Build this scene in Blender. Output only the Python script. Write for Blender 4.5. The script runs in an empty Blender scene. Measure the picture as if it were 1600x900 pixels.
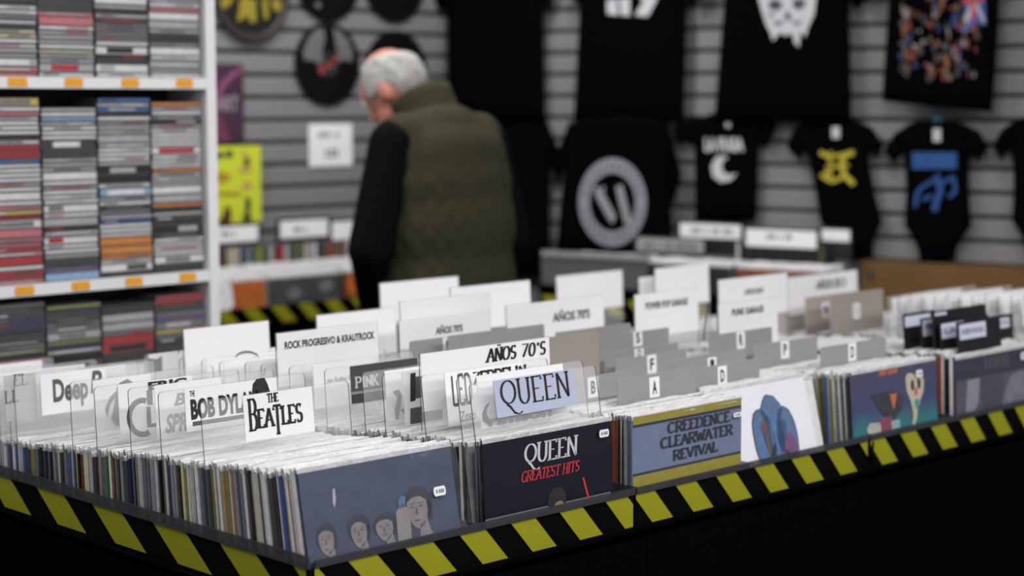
import bpy, bmesh, math, random
from mathutils import Vector, Matrix
import numpy as np

# ------------------------------------------------------------------ camera, world, light, exposure
scene = bpy.context.scene
COL = scene.collection
F_PX, PITCH, YAW = 2787.7, .106, .772
CAM = np.array([-1.576, -2.044, 1.546])
cam_d = bpy.data.cameras.new('camera')
cam = bpy.data.objects.new('camera', cam_d)
COL.objects.link(cam)
cam_d.sensor_width = 36.0
cam_d.lens = 36.0 * F_PX / 1600.0
cam_d.clip_start = .05
cam.location = CAM
cam.rotation_euler = (math.pi / 2 - PITCH, 0, -(math.pi / 2 - math.atan2(math.cos(YAW), math.sin(YAW))))
cam_d.dof.use_dof = True
cam_d.dof.focus_distance = 2.95
cam_d.dof.aperture_fstop = 2.3
scene.camera = cam

world = bpy.data.worlds.new('world')
scene.world = world
world.use_nodes = True
world.node_tree.nodes['Background'].inputs[0].default_value = (.93, .95, 1, 1)
world.node_tree.nodes['Background'].inputs[1].default_value = .16

vs = scene.view_settings
vs.view_transform = 'Standard'
vs.look = 'None'
vs.gamma = 1
vs.use_curve_mapping = False
vs.exposure = 0.15
LAMP_POWER = {2.2: 20.0, .6: 9.0, -1.4: 12.0, -3.0: 44.0}      # watts per lamp in each row, by the row's distance
try:
    scene.cycles.transparent_max_bounces = 32
    scene.cycles.max_bounces = 8
except Exception:
    pass

random.seed(11)
R = math.radians

# pixel of the photograph -> point of the place on a known plane
_s, _c = math.sin(YAW), math.cos(YAW)
RT = np.array([_c, -_s, 0.]); FL = np.array([_s, _c, 0.]); UP0 = np.array([0, 0, 1.])
FW = FL * math.cos(PITCH) - UP0 * math.sin(PITCH)
UP = FL * math.sin(PITCH) + UP0 * math.cos(PITCH)
def ray(x, y): return FW + RT * (x - 800) / F_PX - UP * (y - 450) / F_PX
def onX(x, y, X): r = ray(x, y); return CAM + r * ((X - CAM[0]) / r[0])
def onY(x, y, Y): r = ray(x, y); return CAM + r * ((Y - CAM[1]) / r[1])
def onZ(x, y, Z): r = ray(x, y); return CAM + r * ((Z - CAM[2]) / r[2])
def onD(x, y, D): return CAM + ray(x, y) * D
def onP(x, y, p, n): r = ray(x, y); return CAM + r * (np.dot(p - CAM, n) / np.dot(r, n))

# ------------------------------------------------------------------ materials
MATS = {}
def mat(name, col, rough=.6, var=.08, scale=30., bump=0., coat=0., metal=0., bscale=None, spec=.5, emit=None):
    if name in MATS: return MATS[name]
    m = bpy.data.materials.new(name); m.use_nodes = True
    nt = m.node_tree; b = nt.nodes['Principled BSDF']
    b.inputs['Roughness'].default_value = rough
    b.inputs['Metallic'].default_value = metal
    b.inputs['Coat Weight'].default_value = coat
    b.inputs['Coat Roughness'].default_value = .12
    b.inputs['Specular IOR Level'].default_value = spec
    tc = nt.nodes.new('ShaderNodeTexCoord')
    nz = nt.nodes.new('ShaderNodeTexNoise'); nz.inputs['Scale'].default_value = scale; nz.inputs['Detail'].default_value = 4
    nt.links.new(tc.outputs['Object'], nz.inputs['Vector'])
    mx = nt.nodes.new('ShaderNodeMix'); mx.data_type = 'RGBA'
    mx.inputs[6].default_value = [c * (1 - var) for c in col] + [1]
    mx.inputs[7].default_value = [min(1, c * (1 + var)) for c in col] + [1]
    nt.links.new(nz.outputs['Fac'], mx.inputs[0])
    nt.links.new(mx.outputs[2], b.inputs['Base Color'])
    if bump:
        n2 = nt.nodes.new('ShaderNodeTexNoise'); n2.inputs['Scale'].default_value = bscale or scale * 2
        nt.links.new(tc.outputs['Object'], n2.inputs['Vector'])
        bp = nt.nodes.new('ShaderNodeBump'); bp.inputs['Strength'].default_value = bump; bp.inputs['Distance'].default_value = .004
        nt.links.new(n2.outputs['Fac'], bp.inputs['Height']); nt.links.new(bp.outputs[0], b.inputs['Normal'])
    if emit:
        b.inputs['Emission Color'].default_value = list(emit[:3]) + [1]; b.inputs['Emission Strength'].default_value = emit[3]
    MATS[name] = m
    return m

def clear(name, col, opacity, rough=.15, bump=0., bscale=40.):
    """thin clear plastic: mostly see-through with a faint milky, glossy film"""
    if name in MATS: return MATS[name]
    m = bpy.data.materials.new(name); m.use_nodes = True
    nt = m.node_tree; b = nt.nodes['Principled BSDF']; out = nt.nodes['Material Output']
    b.inputs['Base Color'].default_value = list(col) + [1]; b.inputs['Roughness'].default_value = rough
    tr = nt.nodes.new('ShaderNodeBsdfTransparent'); mx = nt.nodes.new('ShaderNodeMixShader')
    tc = nt.nodes.new('ShaderNodeTexCoord')
    nz = nt.nodes.new('ShaderNodeTexNoise'); nz.inputs['Scale'].default_value = bscale; nz.inputs['Detail'].default_value = 3
    nt.links.new(tc.outputs['Object'], nz.inputs['Vector'])
    mr = nt.nodes.new('ShaderNodeMapRange'); mr.inputs[3].default_value = opacity * .8; mr.inputs[4].default_value = min(1, opacity * 1.2)
    nt.links.new(nz.outputs['Fac'], mr.inputs[0]); nt.links.new(mr.outputs[0], mx.inputs[0])
    nt.links.new(tr.outputs[0], mx.inputs[1]); nt.links.new(b.outputs[0], mx.inputs[2]); nt.links.new(mx.outputs[0], out.inputs[0])
    if bump:
        bp = nt.nodes.new('ShaderNodeBump'); bp.inputs['Strength'].default_value = bump; bp.inputs['Distance'].default_value = .01
        nt.links.new(nz.outputs['Fac'], bp.inputs['Height']); nt.links.new(bp.outputs[0], b.inputs['Normal'])
    MATS[name] = m
    return m

M_BLACK = mat('black_laminate', (.0012, .0012, .0016), .85, .1, spec=.015)
M_BLACKTAPE = mat('black_tape', (.0018, .0018, .0022), .6, .1, spec=.06)
M_YELLOW = mat('yellow_tape', (.29, .29, .010), .55, .06, 20, spec=.3)
M_RIM = clear('grey_acrylic_rim', (.05, .05, .06), .74, .2, .2, 60)
M_PAPER = mat('white_paper', (.88, .88, .90), .6, .03, 12)
M_INK = mat('black_ink', (.012, .012, .016), .6, .1)
M_INKGREY = mat('grey_ink', (.10, .10, .11), .6, .1)
M_INKSOFT = mat('soft_grey_ink', (.28, .28, .30), .6, .1)
M_RED = mat('red_ink', (.52, .035, .05), .55, .08)
M_PANEL = clear('clear_divider_plastic', (.80, .80, .82), .17, .12)
M_EDGE = mat('dark_acrylic_edge', (.05, .05, .055), .3, .1)
M_SLEEVE = clear('crinkled_clear_sleeve', (.66, .66, .67), .80, .2, .5, 90)
M_FILM = clear('glossy_sleeve_film', (.55, .62, .80), .075, .06, 1.0, 22)
M_CARD = mat('grey_card', (.30, .295, .295), .6, .04, 8)
M_CARDTAN = mat('tan_grey_card', (.32, .29, .26), .6, .05, 8)
M_CARDPINK = mat('pinkish_card', (.42, .355, .325), .6, .05, 8)
M_SLAT = mat('grey_slat_laminate', (.218, .213, .217), .6, .03, 6, spec=.2)
M_GROOVE = mat('dark_slat_groove', (.05, .048, .05), .8, .1)
M_WHITEMETAL = mat('white_shelf_metal', (.78, .78, .80), .45, .03, spec=.3)
M_ORANGE = mat('orange_price_tag', (.80, .36, .02), .5, .05)
M_WOOD = mat('orange_brown_wood', (.155, .085, .028), .5, .25, 9, spec=.3)
M_TEE = mat('black_cotton', (.0018, .0018, .0023), .95, .15, 60, spec=.02)
M_WHITEPRINT = mat('white_print', (.55, .55, .58), .7, .1, 60)
M_FLOOR = mat('dark_floor_vinyl', (.05, .05, .055), .5, .15, 4)
M_CEIL = mat('white_ceiling', (.55, .55, .56), .8, .03)
M_STEEL = mat('brushed_steel', (.5, .5, .5), .3, .05, metal=1.)

# ------------------------------------------------------------------ mesh helpers
MANY = {'white_patches', 'dark_figures', 'blue_patches', 'grey_patches', 'salmon_patches', 'writing', 'pale_mark', 'blue_patch', 'emblem_marks', 'tan_patches', 'red_patches', 'orange_patches', 'skull_shading', 'pale_scribbles', 'brown_figures', 'faint_title', 'printed_features', 'figure_crown', 'figure_lines', 'figure_brown', 'lower_lettering', 'title_lettering', 'lettering', 'ink_block', 'ink_mark', 'price_print'}   # prints too fine to pick apart
class MB:
    def __init__(s): s.v = []; s.f = []; s.m = []
    def add(s, vs, fs, mi=0):
        o = len(s.v); s.v += [tuple(map(float, v)) for v in vs]
        s.f += [tuple(i + o for i in f) for f in fs]; s.m += [mi] * len(fs)
    def box(s, x0, x1, y0, y1, z0, z1, mi=0, mat_=None):
        vs = [(x, y, z) for x in (x0, x1) for y in (y0, y1) for z in (z0, z1)]
        if mat_ is not None: vs = [tuple(mat_ @ Vector(v)) for v in vs]
        s.add(vs, [(0, 1, 3, 2), (4, 6, 7, 5), (0, 4, 5, 1), (2, 3, 7, 6), (0, 2, 6, 4), (1, 5, 7, 3)], mi)
    def prism(s, pts, n, mi=0, side=None):
        """polygon (3D points in order) pushed along vector n"""
        k = len(pts); a = [np.array(p, float) for p in pts]; b = [p + np.array(n, float) for p in a]
        o = len(s.v); s.v += [tuple(p) for p in a + b]
        s.f.append(tuple(range(o, o + k))[::-1]); s.m.append(mi)
        s.f.append(tuple(range(o + k, o + 2 * k))); s.m.append(mi)
        for i in range(k):
            j = (i + 1) % k
            s.f.append((o + i, o + j, o + k + j, o + k + i)); s.m.append(mi if side is None else side)
    def tube(s, pts, r, seg=8, mi=0, cap=True):
        pts = [np.array(p, float) for p in pts]; rr = r if isinstance(r, (list, tuple)) else [r] * len(pts)
        o = len(s.v)
        for i, p in enumerate(pts):
            d = pts[min(i + 1, len(pts) - 1)] - pts[max(i - 1, 0)]; d /= np.linalg.norm(d) + 1e-9
            u = np.cross(d, [0, 0, 1.]) if abs(d[2]) < .9 else np.cross(d, [0, 1., 0]); u /= np.linalg.norm(u); w = np.cross(d, u)
            for k in range(seg):
                a = 2 * math.pi * k / seg; s.v.append(tuple(p + (u * math.cos(a) + w * math.sin(a)) * rr[i]))
        for i in range(len(pts) - 1):
            for k in range(seg):
                k2 = (k + 1) % seg
                s.f.append((o + i * seg + k, o + i * seg + k2, o + (i + 1) * seg + k2, o + (i + 1) * seg + k)); s.m.append(mi)
        if cap:
            s.f.append(tuple(o + k for k in range(seg))[::-1]); s.m.append(mi)
            e = o + (len(pts) - 1) * seg; s.f.append(tuple(e + k for k in range(seg))); s.m.append(mi)
    def mesh(s, name, mats, smooth=False):
        me = bpy.data.meshes.new(name); me.from_pydata(s.v, [], s.f)
        for m in mats: me.materials.append(m)
        if len(mats) > 1: me.polygons.foreach_set('material_index', s.m)
        me.validate(); fix_normals(me)
        if smooth: me.shade_smooth()
        return me
    def build(s, name, mats, parent=None, smooth=False, loc=None):
        if not isinstance(mats, (list, tuple)): mats = [mats]
        o = link(name, s.mesh(name, mats, smooth), parent, loc)
        if name in MANY: o['kind'] = 'stuff'
        return o
def fix_normals(me):
    bm = bmesh.new(); bm.from_mesh(me); bmesh.ops.recalc_face_normals(bm, faces=bm.faces); bm.to_mesh(me); bm.free()
def link(name, data, parent=None, loc=None):
    o = bpy.data.objects.new(name, data); COL.objects.link(o)
    if parent is not None: o.parent = parent
    if loc is not None: o.location = loc
    return o
def tag(o, label=None, cat=None, group=None, kind=None):
    if label: o['label'] = label
    if cat: o['category'] = cat
    if group: o['group'] = group
    if kind: o['kind'] = kind
    return o
def thing(name, label, cat, loc=(0, 0, 0), rot=(0, 0, 0), group=None):
    o = link(name, None, None, loc); o.rotation_euler = rot; o.empty_display_size = .05
    return tag(o, label, cat, group)
def ordinal(n):
    sfx = 'th' if 10 <= n % 100 <= 20 else {1: 'st', 2: 'nd', 3: 'rd'}.get(n % 10, 'th')
    return '%d%s' % (n, sfx)

# ------------------------------------------------------------------ lettering (flat print)
_txt = {}
def sans(txt, bold=0., shear=0.):
    """text outline as triangles, fitted to the unit box"""
    key = (txt, bold, shear)
    if key in _txt: return _txt[key]
    cu = bpy.data.curves.new('t', 'FONT'); cu.body = txt; cu.offset = bold; cu.shear = shear; cu.resolution_u = 3
    o = bpy.data.objects.new('t', cu); COL.objects.link(o)
    dg = bpy.context.evaluated_depsgraph_get()
    me = bpy.data.meshes.new_from_object(o.evaluated_get(dg))
    v = np.array([p.co[:2] for p in me.vertices]); f = [tuple(p.vertices) for p in me.polygons]
    bpy.data.objects.remove(o); bpy.data.curves.remove(cu); bpy.data.meshes.remove(me)
    lo, hi = v.min(0), v.max(0); v = (v - lo) / (hi - lo)
    _txt[key] = (v, f)
    return v, f
def arc(cx, cy, rx, ry, a0, a1, n=10):
    return [(cx + rx * math.cos(R(a0 + (a1 - a0) * i / n)), cy + ry * math.sin(R(a0 + (a1 - a0) * i / n))) for i in range(n + 1)]
# pen strokes on a 1 x 1 box: (polyline, serif at start, serif at end)
GL = {
 'A': [([(0, 0), (.5, 1)], 1, 0), ([(.5, 1), (1, 0)], 0, 1), ([(.22, .36), (.78, .36)], 0, 0)],
 'B': [([(.12, 0), (.12, 1)], 1, 1), ([(.12, 1), (.5, 1)] + arc(.5, .76, .38, .24, 90, -90) + [(.12, .52)], 0, 0), ([(.12, .52), (.5, .52)] + arc(.5, .26, .45, .26, 90, -90) + [(.12, 0)], 0, 0)],
 'C': [(arc(.52, .5, .5, .5, 45, 315, 16), 0, 0)],
 'D': [([(.12, 0), (.12, 1)], 1, 1), ([(.12, 1), (.45, 1)] + arc(.45, .5, .5, .5, 90, -90, 14) + [(.12, 0)], 0, 0)],
 'E': [([(.15, 0), (.15, 1)], 1, 1), ([(.15, 1), (.92, 1), (.92, .86)], 0, 0), ([(.15, .52), (.7, .52)], 0, 0), ([(.15, 0), (.95, 0), (.95, .16)], 0, 0)],
 'G': [(arc(.5, .5, .48, .5, 45, 350, 16), 0, 0), ([(.97, .42), (.97, .05)], 1, 0)],
 'H': [([(.12, 0), (.12, 1)], 1, 1), ([(.88, 0), (.88, 1)], 1, 1), ([(.12, .5), (.88, .5)], 0, 0)],
 'I': [([(.5, 0), (.5, 1)], 1, 1)],
 'K': [([(.12, 0), (.12, 1)], 1, 1), ([(.12, .42), (.85, 1)], 0, 1), ([(.35, .6), (.92, 0)], 0, 1)],
 'L': [([(.15, 0), (.15, 1)], 1, 1), ([(.15, 0), (.95, 0), (.95, .18)], 0, 0)],
 'N': [([(.1, 0), (.1, 1)], 1, 0), ([(.1, 1), (.9, 0)], 0, 0), ([(.9, 0), (.9, 1)], 0, 1)],
 'O': [(arc(.5, .5, .48, .5, 0, 360, 20), 0, 0)],
 'P': [([(.12, 0), (.12, 1)], 1, 1), ([(.12, 1), (.5, 1)] + arc(.5, .74, .42, .26, 90, -90) + [(.12, .48)], 0, 0)],
 'Q': [(arc(.5, .55, .48, .45, 0, 360, 20), 0, 0), ([(.3, .1), (.55, -.05), (.8, -.3), (1.1, -.38), (1.35, -.3)], 0, 0)],
 'R': [([(.12, 0), (.12, 1)], 1, 1), ([(.12, 1), (.5, 1)] + arc(.5, .75, .4, .25, 90, -90) + [(.12, .5)], 0, 0), ([(.45, .5), (.95, 0)], 0, 1)],
 'S': [(arc(.5, .75, .38, .25, 30, 270, 10) + arc(.5, .25, .4, .25, 90, -150, 10), 0, 0)],
 'T': [([(.5, 0), (.5, 1)], 1, 0), ([(.02, .85), (.02, 1), (.98, 1), (.98, .85)], 0, 0)],
 'U': [([(.12, 1), (.12, .35)] + arc(.5, .35, .38, .35, 180, 360) + [(.88, 1)], 1, 1)],
 'V': [([(0, 1), (.5, 0)], 1, 0), ([(.5, 0), (1, 1)], 0, 1)],
 'W': [([(0, 1), (.27, 0)], 1, 0), ([(.27, 0), (.5, .8)], 0, 0), ([(.5, .8), (.73, 0)], 0, 0), ([(.73, 0), (1, 1)], 0, 1)],
 'Y': [([(0, 1), (.5, .5)], 1, 0), ([(1, 1), (.5, .5), (.5, 0)], 1, 1)],
 'Z': [([(.05, 1), (.95, 1), (.05, 0), (.95, 0)], 0, 0)],
 '7': [([(.05, 1), (.95, 1), (.35, 0)], 0, 0)],
 '0': [(arc(.5, .5, .42, .5, 0, 360, 18), 0, 0)],
 '´': [([(.4, .75), (.65, 1)], 0, 0)],
}
GL['Ñ'] = GL['N'] + [([(.25, 1.16), (.4, 1.24), (.6, 1.16), (.75, 1.24)], 0, 0)]
WID = {'I': .5, ' ': .5, '´': .45, 'E': .85, 'L': .8, 'W': 1.3, 'Q': 1.15, 'M': 1.2, 'S': .85}
def serif(txt, thick=.2, thin=.06, ser=.12, gap=.18, drop=None, shear=0.):
    """pen-drawn lettering; returns verts/faces with cap height 1, fitted in x to 0..1"""
    V, Fc = [], []; x = 0.
    def stroke(pl, ox, w, ys, y0):
        pts = [np.array((ox + p[0] * w, y0 + p[1] * ys)) for p in pl]
        o = len(V)
        for i, p in enumerate(pts):
            d = pts[min(i + 1, len(pts) - 1)] - pts[max(i - 1, 0)]; L = np.linalg.norm(d) + 1e-9; d = d / L
            h = (thin + (thick - thin) * abs(d[1])) / 2; n = np.array((-d[1], d[0])) * h
            V.append(p + n); V.append(p - n)
        for i in range(len(pts) - 1): Fc.append((o + 2 * i, o + 2 * i + 1, o + 2 * i + 3, o + 2 * i + 2))
    for ci, ch in enumerate(txt):
        w = WID.get(ch, 1.) * .8
        ys, y0 = 1., 0.
        if drop and ci in drop: ys, y0 = drop[ci]
        for pl, s0, s1 in GL.get(ch, []):
            stroke(pl, x, w, ys, y0)
            for fl, p in ((s0, pl[0]), (s1, pl[-1])):
                if fl and ser:
                    px, py = x + p[0] * w, y0 + p[1] * ys; o = len(V); t = thin / 2 + .01
                    for q in ((-ser - thick / 2, -t), (ser + thick / 2, -t), (ser + thick / 2, t), (-ser - thick / 2, t)): V.append(np.array((px + q[0], py + q[1])))
                    Fc.append((o, o + 1, o + 2, o + 3))
        x += w + gap
    v = np.array(V); lo, hi = v[:, 0].min(), v[:, 0].max(); v[:, 0] = (v[:, 0] - lo) / (hi - lo)
    if shear: v[:, 0] += shear * v[:, 1]
    return v, Fc
def put(mb, vf, x0, x1, z0, z1, y, mi=0):
    v, f = vf
    mb.add([(x0 + (x1 - x0) * p[0], y, z0 + (z1 - z0) * p[1]) for p in v], f, mi)
def print_obj(name, items, material, parent, y=-.0008):
    """items: (vf, x0, x1, z0, z1) on the parent's front"""
    mb = MB()
    for it in items: put(mb, it[0], it[1], it[2], it[3], it[4], y)
    return mb.build(name, material, parent)
def blob(cx, cz, rx, rz, n=18, jit=0., seed=0, a0=0):
    rnd = random.Random(seed)
    return [(cx + rx * math.cos(2 * math.pi * i / n) * (1 + rnd.uniform(-jit, jit)), cz + rz * math.sin(2 * math.pi * i / n) * (1 + rnd.uniform(-jit, jit))) for i in range(n)]
def flat(name, polys, material, parent, y):
    mb = MB()
    for p in polys: mb.add([(a, y, b) for a, b in p], [tuple(range(len(p)))])
    return mb.build(name, material, parent)

# ------------------------------------------------------------------ the room
YW = 3.16                                     # slat wall on the left
CORN = np.array([3.14, YW, 0.]); E2 = np.array([.2498, -.9683, 0.]); N2 = np.array([-.9683, -.2498, 0.])   # slat wall on the right: direction, normal
PITCH_S = .08
fl = MB(); fl.box(-4, 7, -5, YW + .1, -.05, 0); tag(fl.build('floor', M_FLOOR), kind='structure')
ce = MB(); ce.box(-4, 7, -5, YW + .1, 2.95, 3.0); tag(ce.build('ceiling', M_CEIL), kind='structure')
wl = MB(); wl.box(-1.5, CORN[0] + .12, YW, YW + .08, 0, 2.95)
wall_l = tag(wl.build('wall_left', M_GROOVE), kind='structure')
RW = Matrix.Translation(Vector(CORN)) @ Matrix.Rotation(math.atan2(E2[1], E2[0]), 4, 'Z')
wr = MB(); wr.box(-.1, 5.2, .0, .08, 0, 2.95)
wall_r = wr.build('wall_right', M_GROOVE); wall_r.matrix_world = RW; tag(wall_r, kind='structure')
# local x of RW runs along the wall; local +y points behind it (away from the camera)
def slat_mesh(L):
    mb = MB()
    prof = [(0, 0), (-.014, .004), (-.016, .008), (-.016, .062), (-.014, .067), (0, .069)]
    a = [(0, y, z) for y, z in prof]
    mb.prism(a, (L, 0, 0))
    return mb.mesh('slat', [M_SLAT])
sm = slat_mesh(CORN[0] + 1.5 - .02)
sm2 = slat_mesh(5.0)
ph_l = onY(480, 153, YW)[2] - .0745           # a groove centre of the photograph
p_r = onP(1275, 330.5, CORN, N2); ph_r = p_r[2] - .0745
for k in range(-12, 17):
    z = ph_l + k * PITCH_S
    if .3 < z < 2.85: link('slat', sm, wall_l, (-1.5, YW, z))
    z = ph_r + k * PITCH_S
    if .3 < z < 2.85: link('slat', sm2, wall_r, (.02, 0, z))

def ceiling_lamp(x, y, rz, label):
    t = thing('ceiling_lamp', label, 'lamp', (x, y, 2.95), (0, 0, rz), 'fluorescent ceiling lamps')
    mb = MB(); mb.box(-.62, .62, -.16, .16, -.05, 0); mb.build('housing', M_WHITEMETAL, t)
    mb = MB(); mb.box(-.6, .6, -.14, .14, -.058, -.05); mb.build('diffuser', mat('lamp_diffuser', (.9, .9, .9), .5, .01, emit=(1, .98, .96, 4)), t)
    la = bpy.data.lights.new('lamp_light', 'AREA'); la.shape = 'RECTANGLE'; la.size = 1.2; la.size_y = .28
    la.energy = LAMP_POWER[y]; la.color = (1, .98, .97)
    o = link('lamp_light', la, t, (0, 0, -.065))
for i, (x, y) in enumerate([(x, y) for y in (.6, 2.2, -1.4, -3.0) for x in (-1.0, .6, 2.2)]):
    ceiling_lamp(x, y, 0, 'white ceiling lamp above the %s, %s along the shop' % ({.6: 'record table', 2.2: 'back bins', -1.4: 'front aisle', -3.0: 'shop entrance'}[y], ['first', 'second', 'third'][int(round((x + 1) / 1.6))]))

# ------------------------------------------------------------------ record table
U = .113                                      # period of the hazard tape on the front
COLX = [0.004, .36, .712, 1.055, 1.375, 1.765, 2.13, 2.48]
TBL_Y1 = 1.37
SEAM = [0, .706, 1.4125, 2.122, 2.83]
def ztop(y): return .997 - .08 * y
def lean(y): return R(2.0 + 9.0 * math.exp(-max(y, 0) / .3))
def clip_poly(pts, x0, x1):
    for lim, sg in ((x0, 1), (x1, -1)):
        out = []
        for i, p in enumerate(pts):
            q = pts[(i + 1) % len(pts)]; a, b = sg * (p[0] - lim), sg * (q[0] - lim)
            if a >= 0: out.append(p)
            if a * b < 0: t = a / (a - b); out.append((lim, p[1] + (q[1] - p[1]) * t))
        pts = out
        if not pts: return []
    return pts
TW, TZ = .057, .86
UN = ['at the near corner', 'under the yellow-bordered cover', 'under the purple cover', 'at the far right end']
for u in range(4):
    x0, x1 = SEAM[u], SEAM[u + 1]
    t = thing('record_table', 'black record display table unit with hazard tape, ' + UN[u], 'table', ((x0 + x1) / 2, 0, 0), group='record display table units')
    L = lambda x: x - (x0 + x1) / 2
    mb = MB(); mb.box(L(x0) + .002, L(x1) - .002, -.034, -.026, 0, TZ - TW - .004); mb.box(L(x0) + .002, L(x1) - .002, -.034, -.004, TZ - TW - .012, TZ - TW - .004); mb.build('front_panel', M_BLACK, t)
    mb = MB(); mb.box(L(x0) + .002, L(x1) - .002, -.006, -.002, TZ - TW - .004, TZ); mb.build('tape_band', M_BLACKTAPE, t)
    mb = MB(); mb.box(L(x0) + .002, L(x1) - .002, TBL_Y1, TBL_Y1 + .012, 0, TZ); mb.build('back_panel', M_BLACK, t)
    mb = MB(); mb.prism([(L(x0) + .004, -.02, .665), (L(x1) - .004, -.02, .665), (L(x1) - .004, TBL_Y1 - .002, .55), (L(x0) + .004, TBL_Y1 - .002, .55)], (0, 0, -.015)); mb.build('bin_floor', M_BLACK, t)
    mb = MB(); mb.box(L(x0) + .003, L(x1) - .003, -.010, -.0062, TZ, TZ + .012); mb.build('front_rim', M_RIM, t)
    xc = COLX[2 * u + 1] - .022
    mb = MB(); mb.box(L(xc) - .003, L(xc) + .003, 0, TBL_Y1, .6, .868); mb.build('column_divider', M_RIM, t)
    if u:
        mb = MB(); mb.box(L(x0) + .003, L(x0) + .008, -.004, TBL_Y1, .6, .872); mb.build('side_rim', M_RIM, t)
    else:
        mb = MB(); mb.box(L(0) - .03, L(0) - .024, -.026, TBL_Y1, 0, TZ - TW - .004); mb.box(L(0) - .03, L(0) - .002, -.026, TBL_Y1, TZ - TW - .012, TZ - TW - .004); mb.build('side_panel', M_BLACK, t)
        mb = MB(); mb.box(L(0) - .006, L(0) - .002, -.004, TBL_Y1, TZ - TW - .004, TZ); mb.build('tape_band', M_BLACKTAPE, t)
        mb = MB(); mb.box(L(0) - .010, L(0) - .0062, -.008, TBL_Y1, TZ, TZ + .019); mb.build('side_rim', M_RIM, t)
        for n in range(0, 9):                # stripes of the left side
            S = 1.655 * U; a = .306 * U + n * S
            p = clip_poly([(a, TZ), (a - .497 * S, TZ), (a - .497 * S - .393 * S, TZ - TW), (a - .393 * S, TZ - TW)], .002, TBL_Y1)
            if p:
                mb = MB(); mb.prism([(L(0) - .0064, y, z) for y, z in p], (-.0006, 0, 0)); mb.build('tape_stripe', M_YELLOW, t)
    ph = [.574 - 1, 6.202, 12.47, 18.75][u]
    for n in range(0, 8):
        a = (ph + n) * U
        p = clip_poly([(a, TZ), (a + .497 * U, TZ), (a + .497 * U + .453 * U, TZ - TW), (a + .453 * U, TZ - TW)], x0 + .003, x1 - .0045)
        if p:
            mb = MB(); mb.prism([(L(x), -.0064, z) for x, z in p], (0, -.0006, 0)); mb.build('tape_stripe', M_YELLOW, t)
    if u == 2:
        mb = MB(); mb.tube([(L(x0) - .004, -.009, TZ + .004), (L(x0) - .001, -.014, TZ - .03), (L(x0) + .006, -.013, TZ - .05), (L(x0) + .004, -.015, TZ - .085)], .0022, 6); mb.tube([(L(x0) + .012, -.009, TZ - .004), (L(x0) + .004, -.012, TZ - .04)], .0018, 6); mb.build('cable_tie', M_BLACKTAPE, t)

# ------------------------------------------------------------------ records
LPW = .303
PAL = {
 'white': (.72, .72, .73), 'cream': (.60, .57, .46), 'grey': (.26, .27, .29), 'pale grey': (.48, .49, .51), 'charcoal': (.06, .06, .065),
 'black': (.012, .012, .014), 'tan': (.40, .28, .14), 'olive': (.20, .19, .09), 'blue': (.04, .09, .30), 'navy': (.02, .025, .09), 'red': (.38, .05, .03),
 'orange': (.55, .18, .03), 'green': (.08, .18, .06), 'purple': (.11, .08, .20), 'brown': (.14, .08, .05), 'slate': (.13, .15, .19), 'pinkish': (.62, .52, .50), 'pale yellow': (.62, .60, .28), 'teal': (.05, .17, .20)}
PM = {k: mat('sleeve_' + k.replace(' ', '_'), v, .45, .28, 55, coat=.35) for k, v in PAL.items()}
M_BOARD = mat('sleeve_board_edge', (.55, .545, .52), .6, .08, 90)
WEIGHT = ['grey'] * 5 + ['pale grey'] * 5 + ['white'] * 4 + ['cream'] * 4 + ['charcoal'] * 5 + ['black'] * 4 + ['slate'] * 3 + ['olive'] * 2 + ['tan', 'brown', 'navy', 'purple', 'green', 'red', 'teal', 'pale yellow', 'blue', 'pinkish']
def cover_mesh(t):
    mb = MB(); w, h, c = LPW, .303, .0015
    # board sleeve: slightly rounded corners, top edge showing the board
    pl = [(c, -h), (w - c, -h), (w, -h + c), (w, -c), (w - c, 0), (c, 0), (0, -c), (0, -h + c)]
    k = len(pl); o = 0
    mb.v = [(x, 0., z) for x, z in pl] + [(x, t, z) for x, z in pl]
    mb.f = [tuple(range(k)), tuple(range(2 * k - 1, k - 1, -1))] + [(i, (i + 1) % k, k + (i + 1) % k, k + i) for i in range(k)]
    mb.m = [0, 0] + [1 if i == 4 else 0 for i in range(k)]
    return mb.mesh('cover', [PM['grey'], M_BOARD])
def lip_mesh(t, seed):
    rnd = random.Random(seed); mb = MB(); n = 10; rows = []
    for i in range(n + 1):
        x = -.002 + (LPW + .004) * i / n; a = rnd.uniform(-.0006, .0012); z = rnd.uniform(.002, .006) * (1.4 if i in (0, n) else 1); ys = rnd.uniform(-.0008, .0008)
        if i in (0, n): z -= .003
        rows.append([(x, -.0006 - abs(a) * .3, -.006), (x, -.0004 + a * .3, .0012), (x, t * .5 + ys, z), (x, t + .0004, .0008), (x, t + .0007, -.006)])
    mb.v = [p for r in rows for p in r]
    for i in range(n):
        for j in range(4): mb.f.append((i * 5 + j, i * 5 + j + 1, i * 5 + j + 6, i * 5 + j + 5)); mb.m.append(0)
    return mb.mesh('plastic_sleeve', [M_SLEEVE])
THK = [.0034, .0042, .0052, .0068]
COVERS = [cover_mesh(t) for t in THK]
LIPS = [[lip_mesh(t, 7 * i + j) for j in range(4)] for i, t in enumerate(THK)]

# front covers drawn on real sleeves -------------------------------------------------
FRONT_NAME = ['blue four-faces cover', 'black cover with red title', 'yellow-bordered cover', 'white cover with blue figure', 'purple cover with orange title', 'grey photo cover', 'front of the seventh column', 'front of the last column']
def record(col, y, z, th, color, label, group, ti, x=None, rz=0.):
    t = thing('vinyl_record', label, 'record', (COLX[col] + (x or 0), y, z), (-th, 0, rz), group)
    o = link('cover', COVERS[ti], t); o.material_slots[0].link = 'OBJECT'; o.material_slots[0].material = PM.get(color) or MATS[color]
    s = link('plastic_sleeve', random.choice(LIPS[ti]), t)
    return t, o

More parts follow.
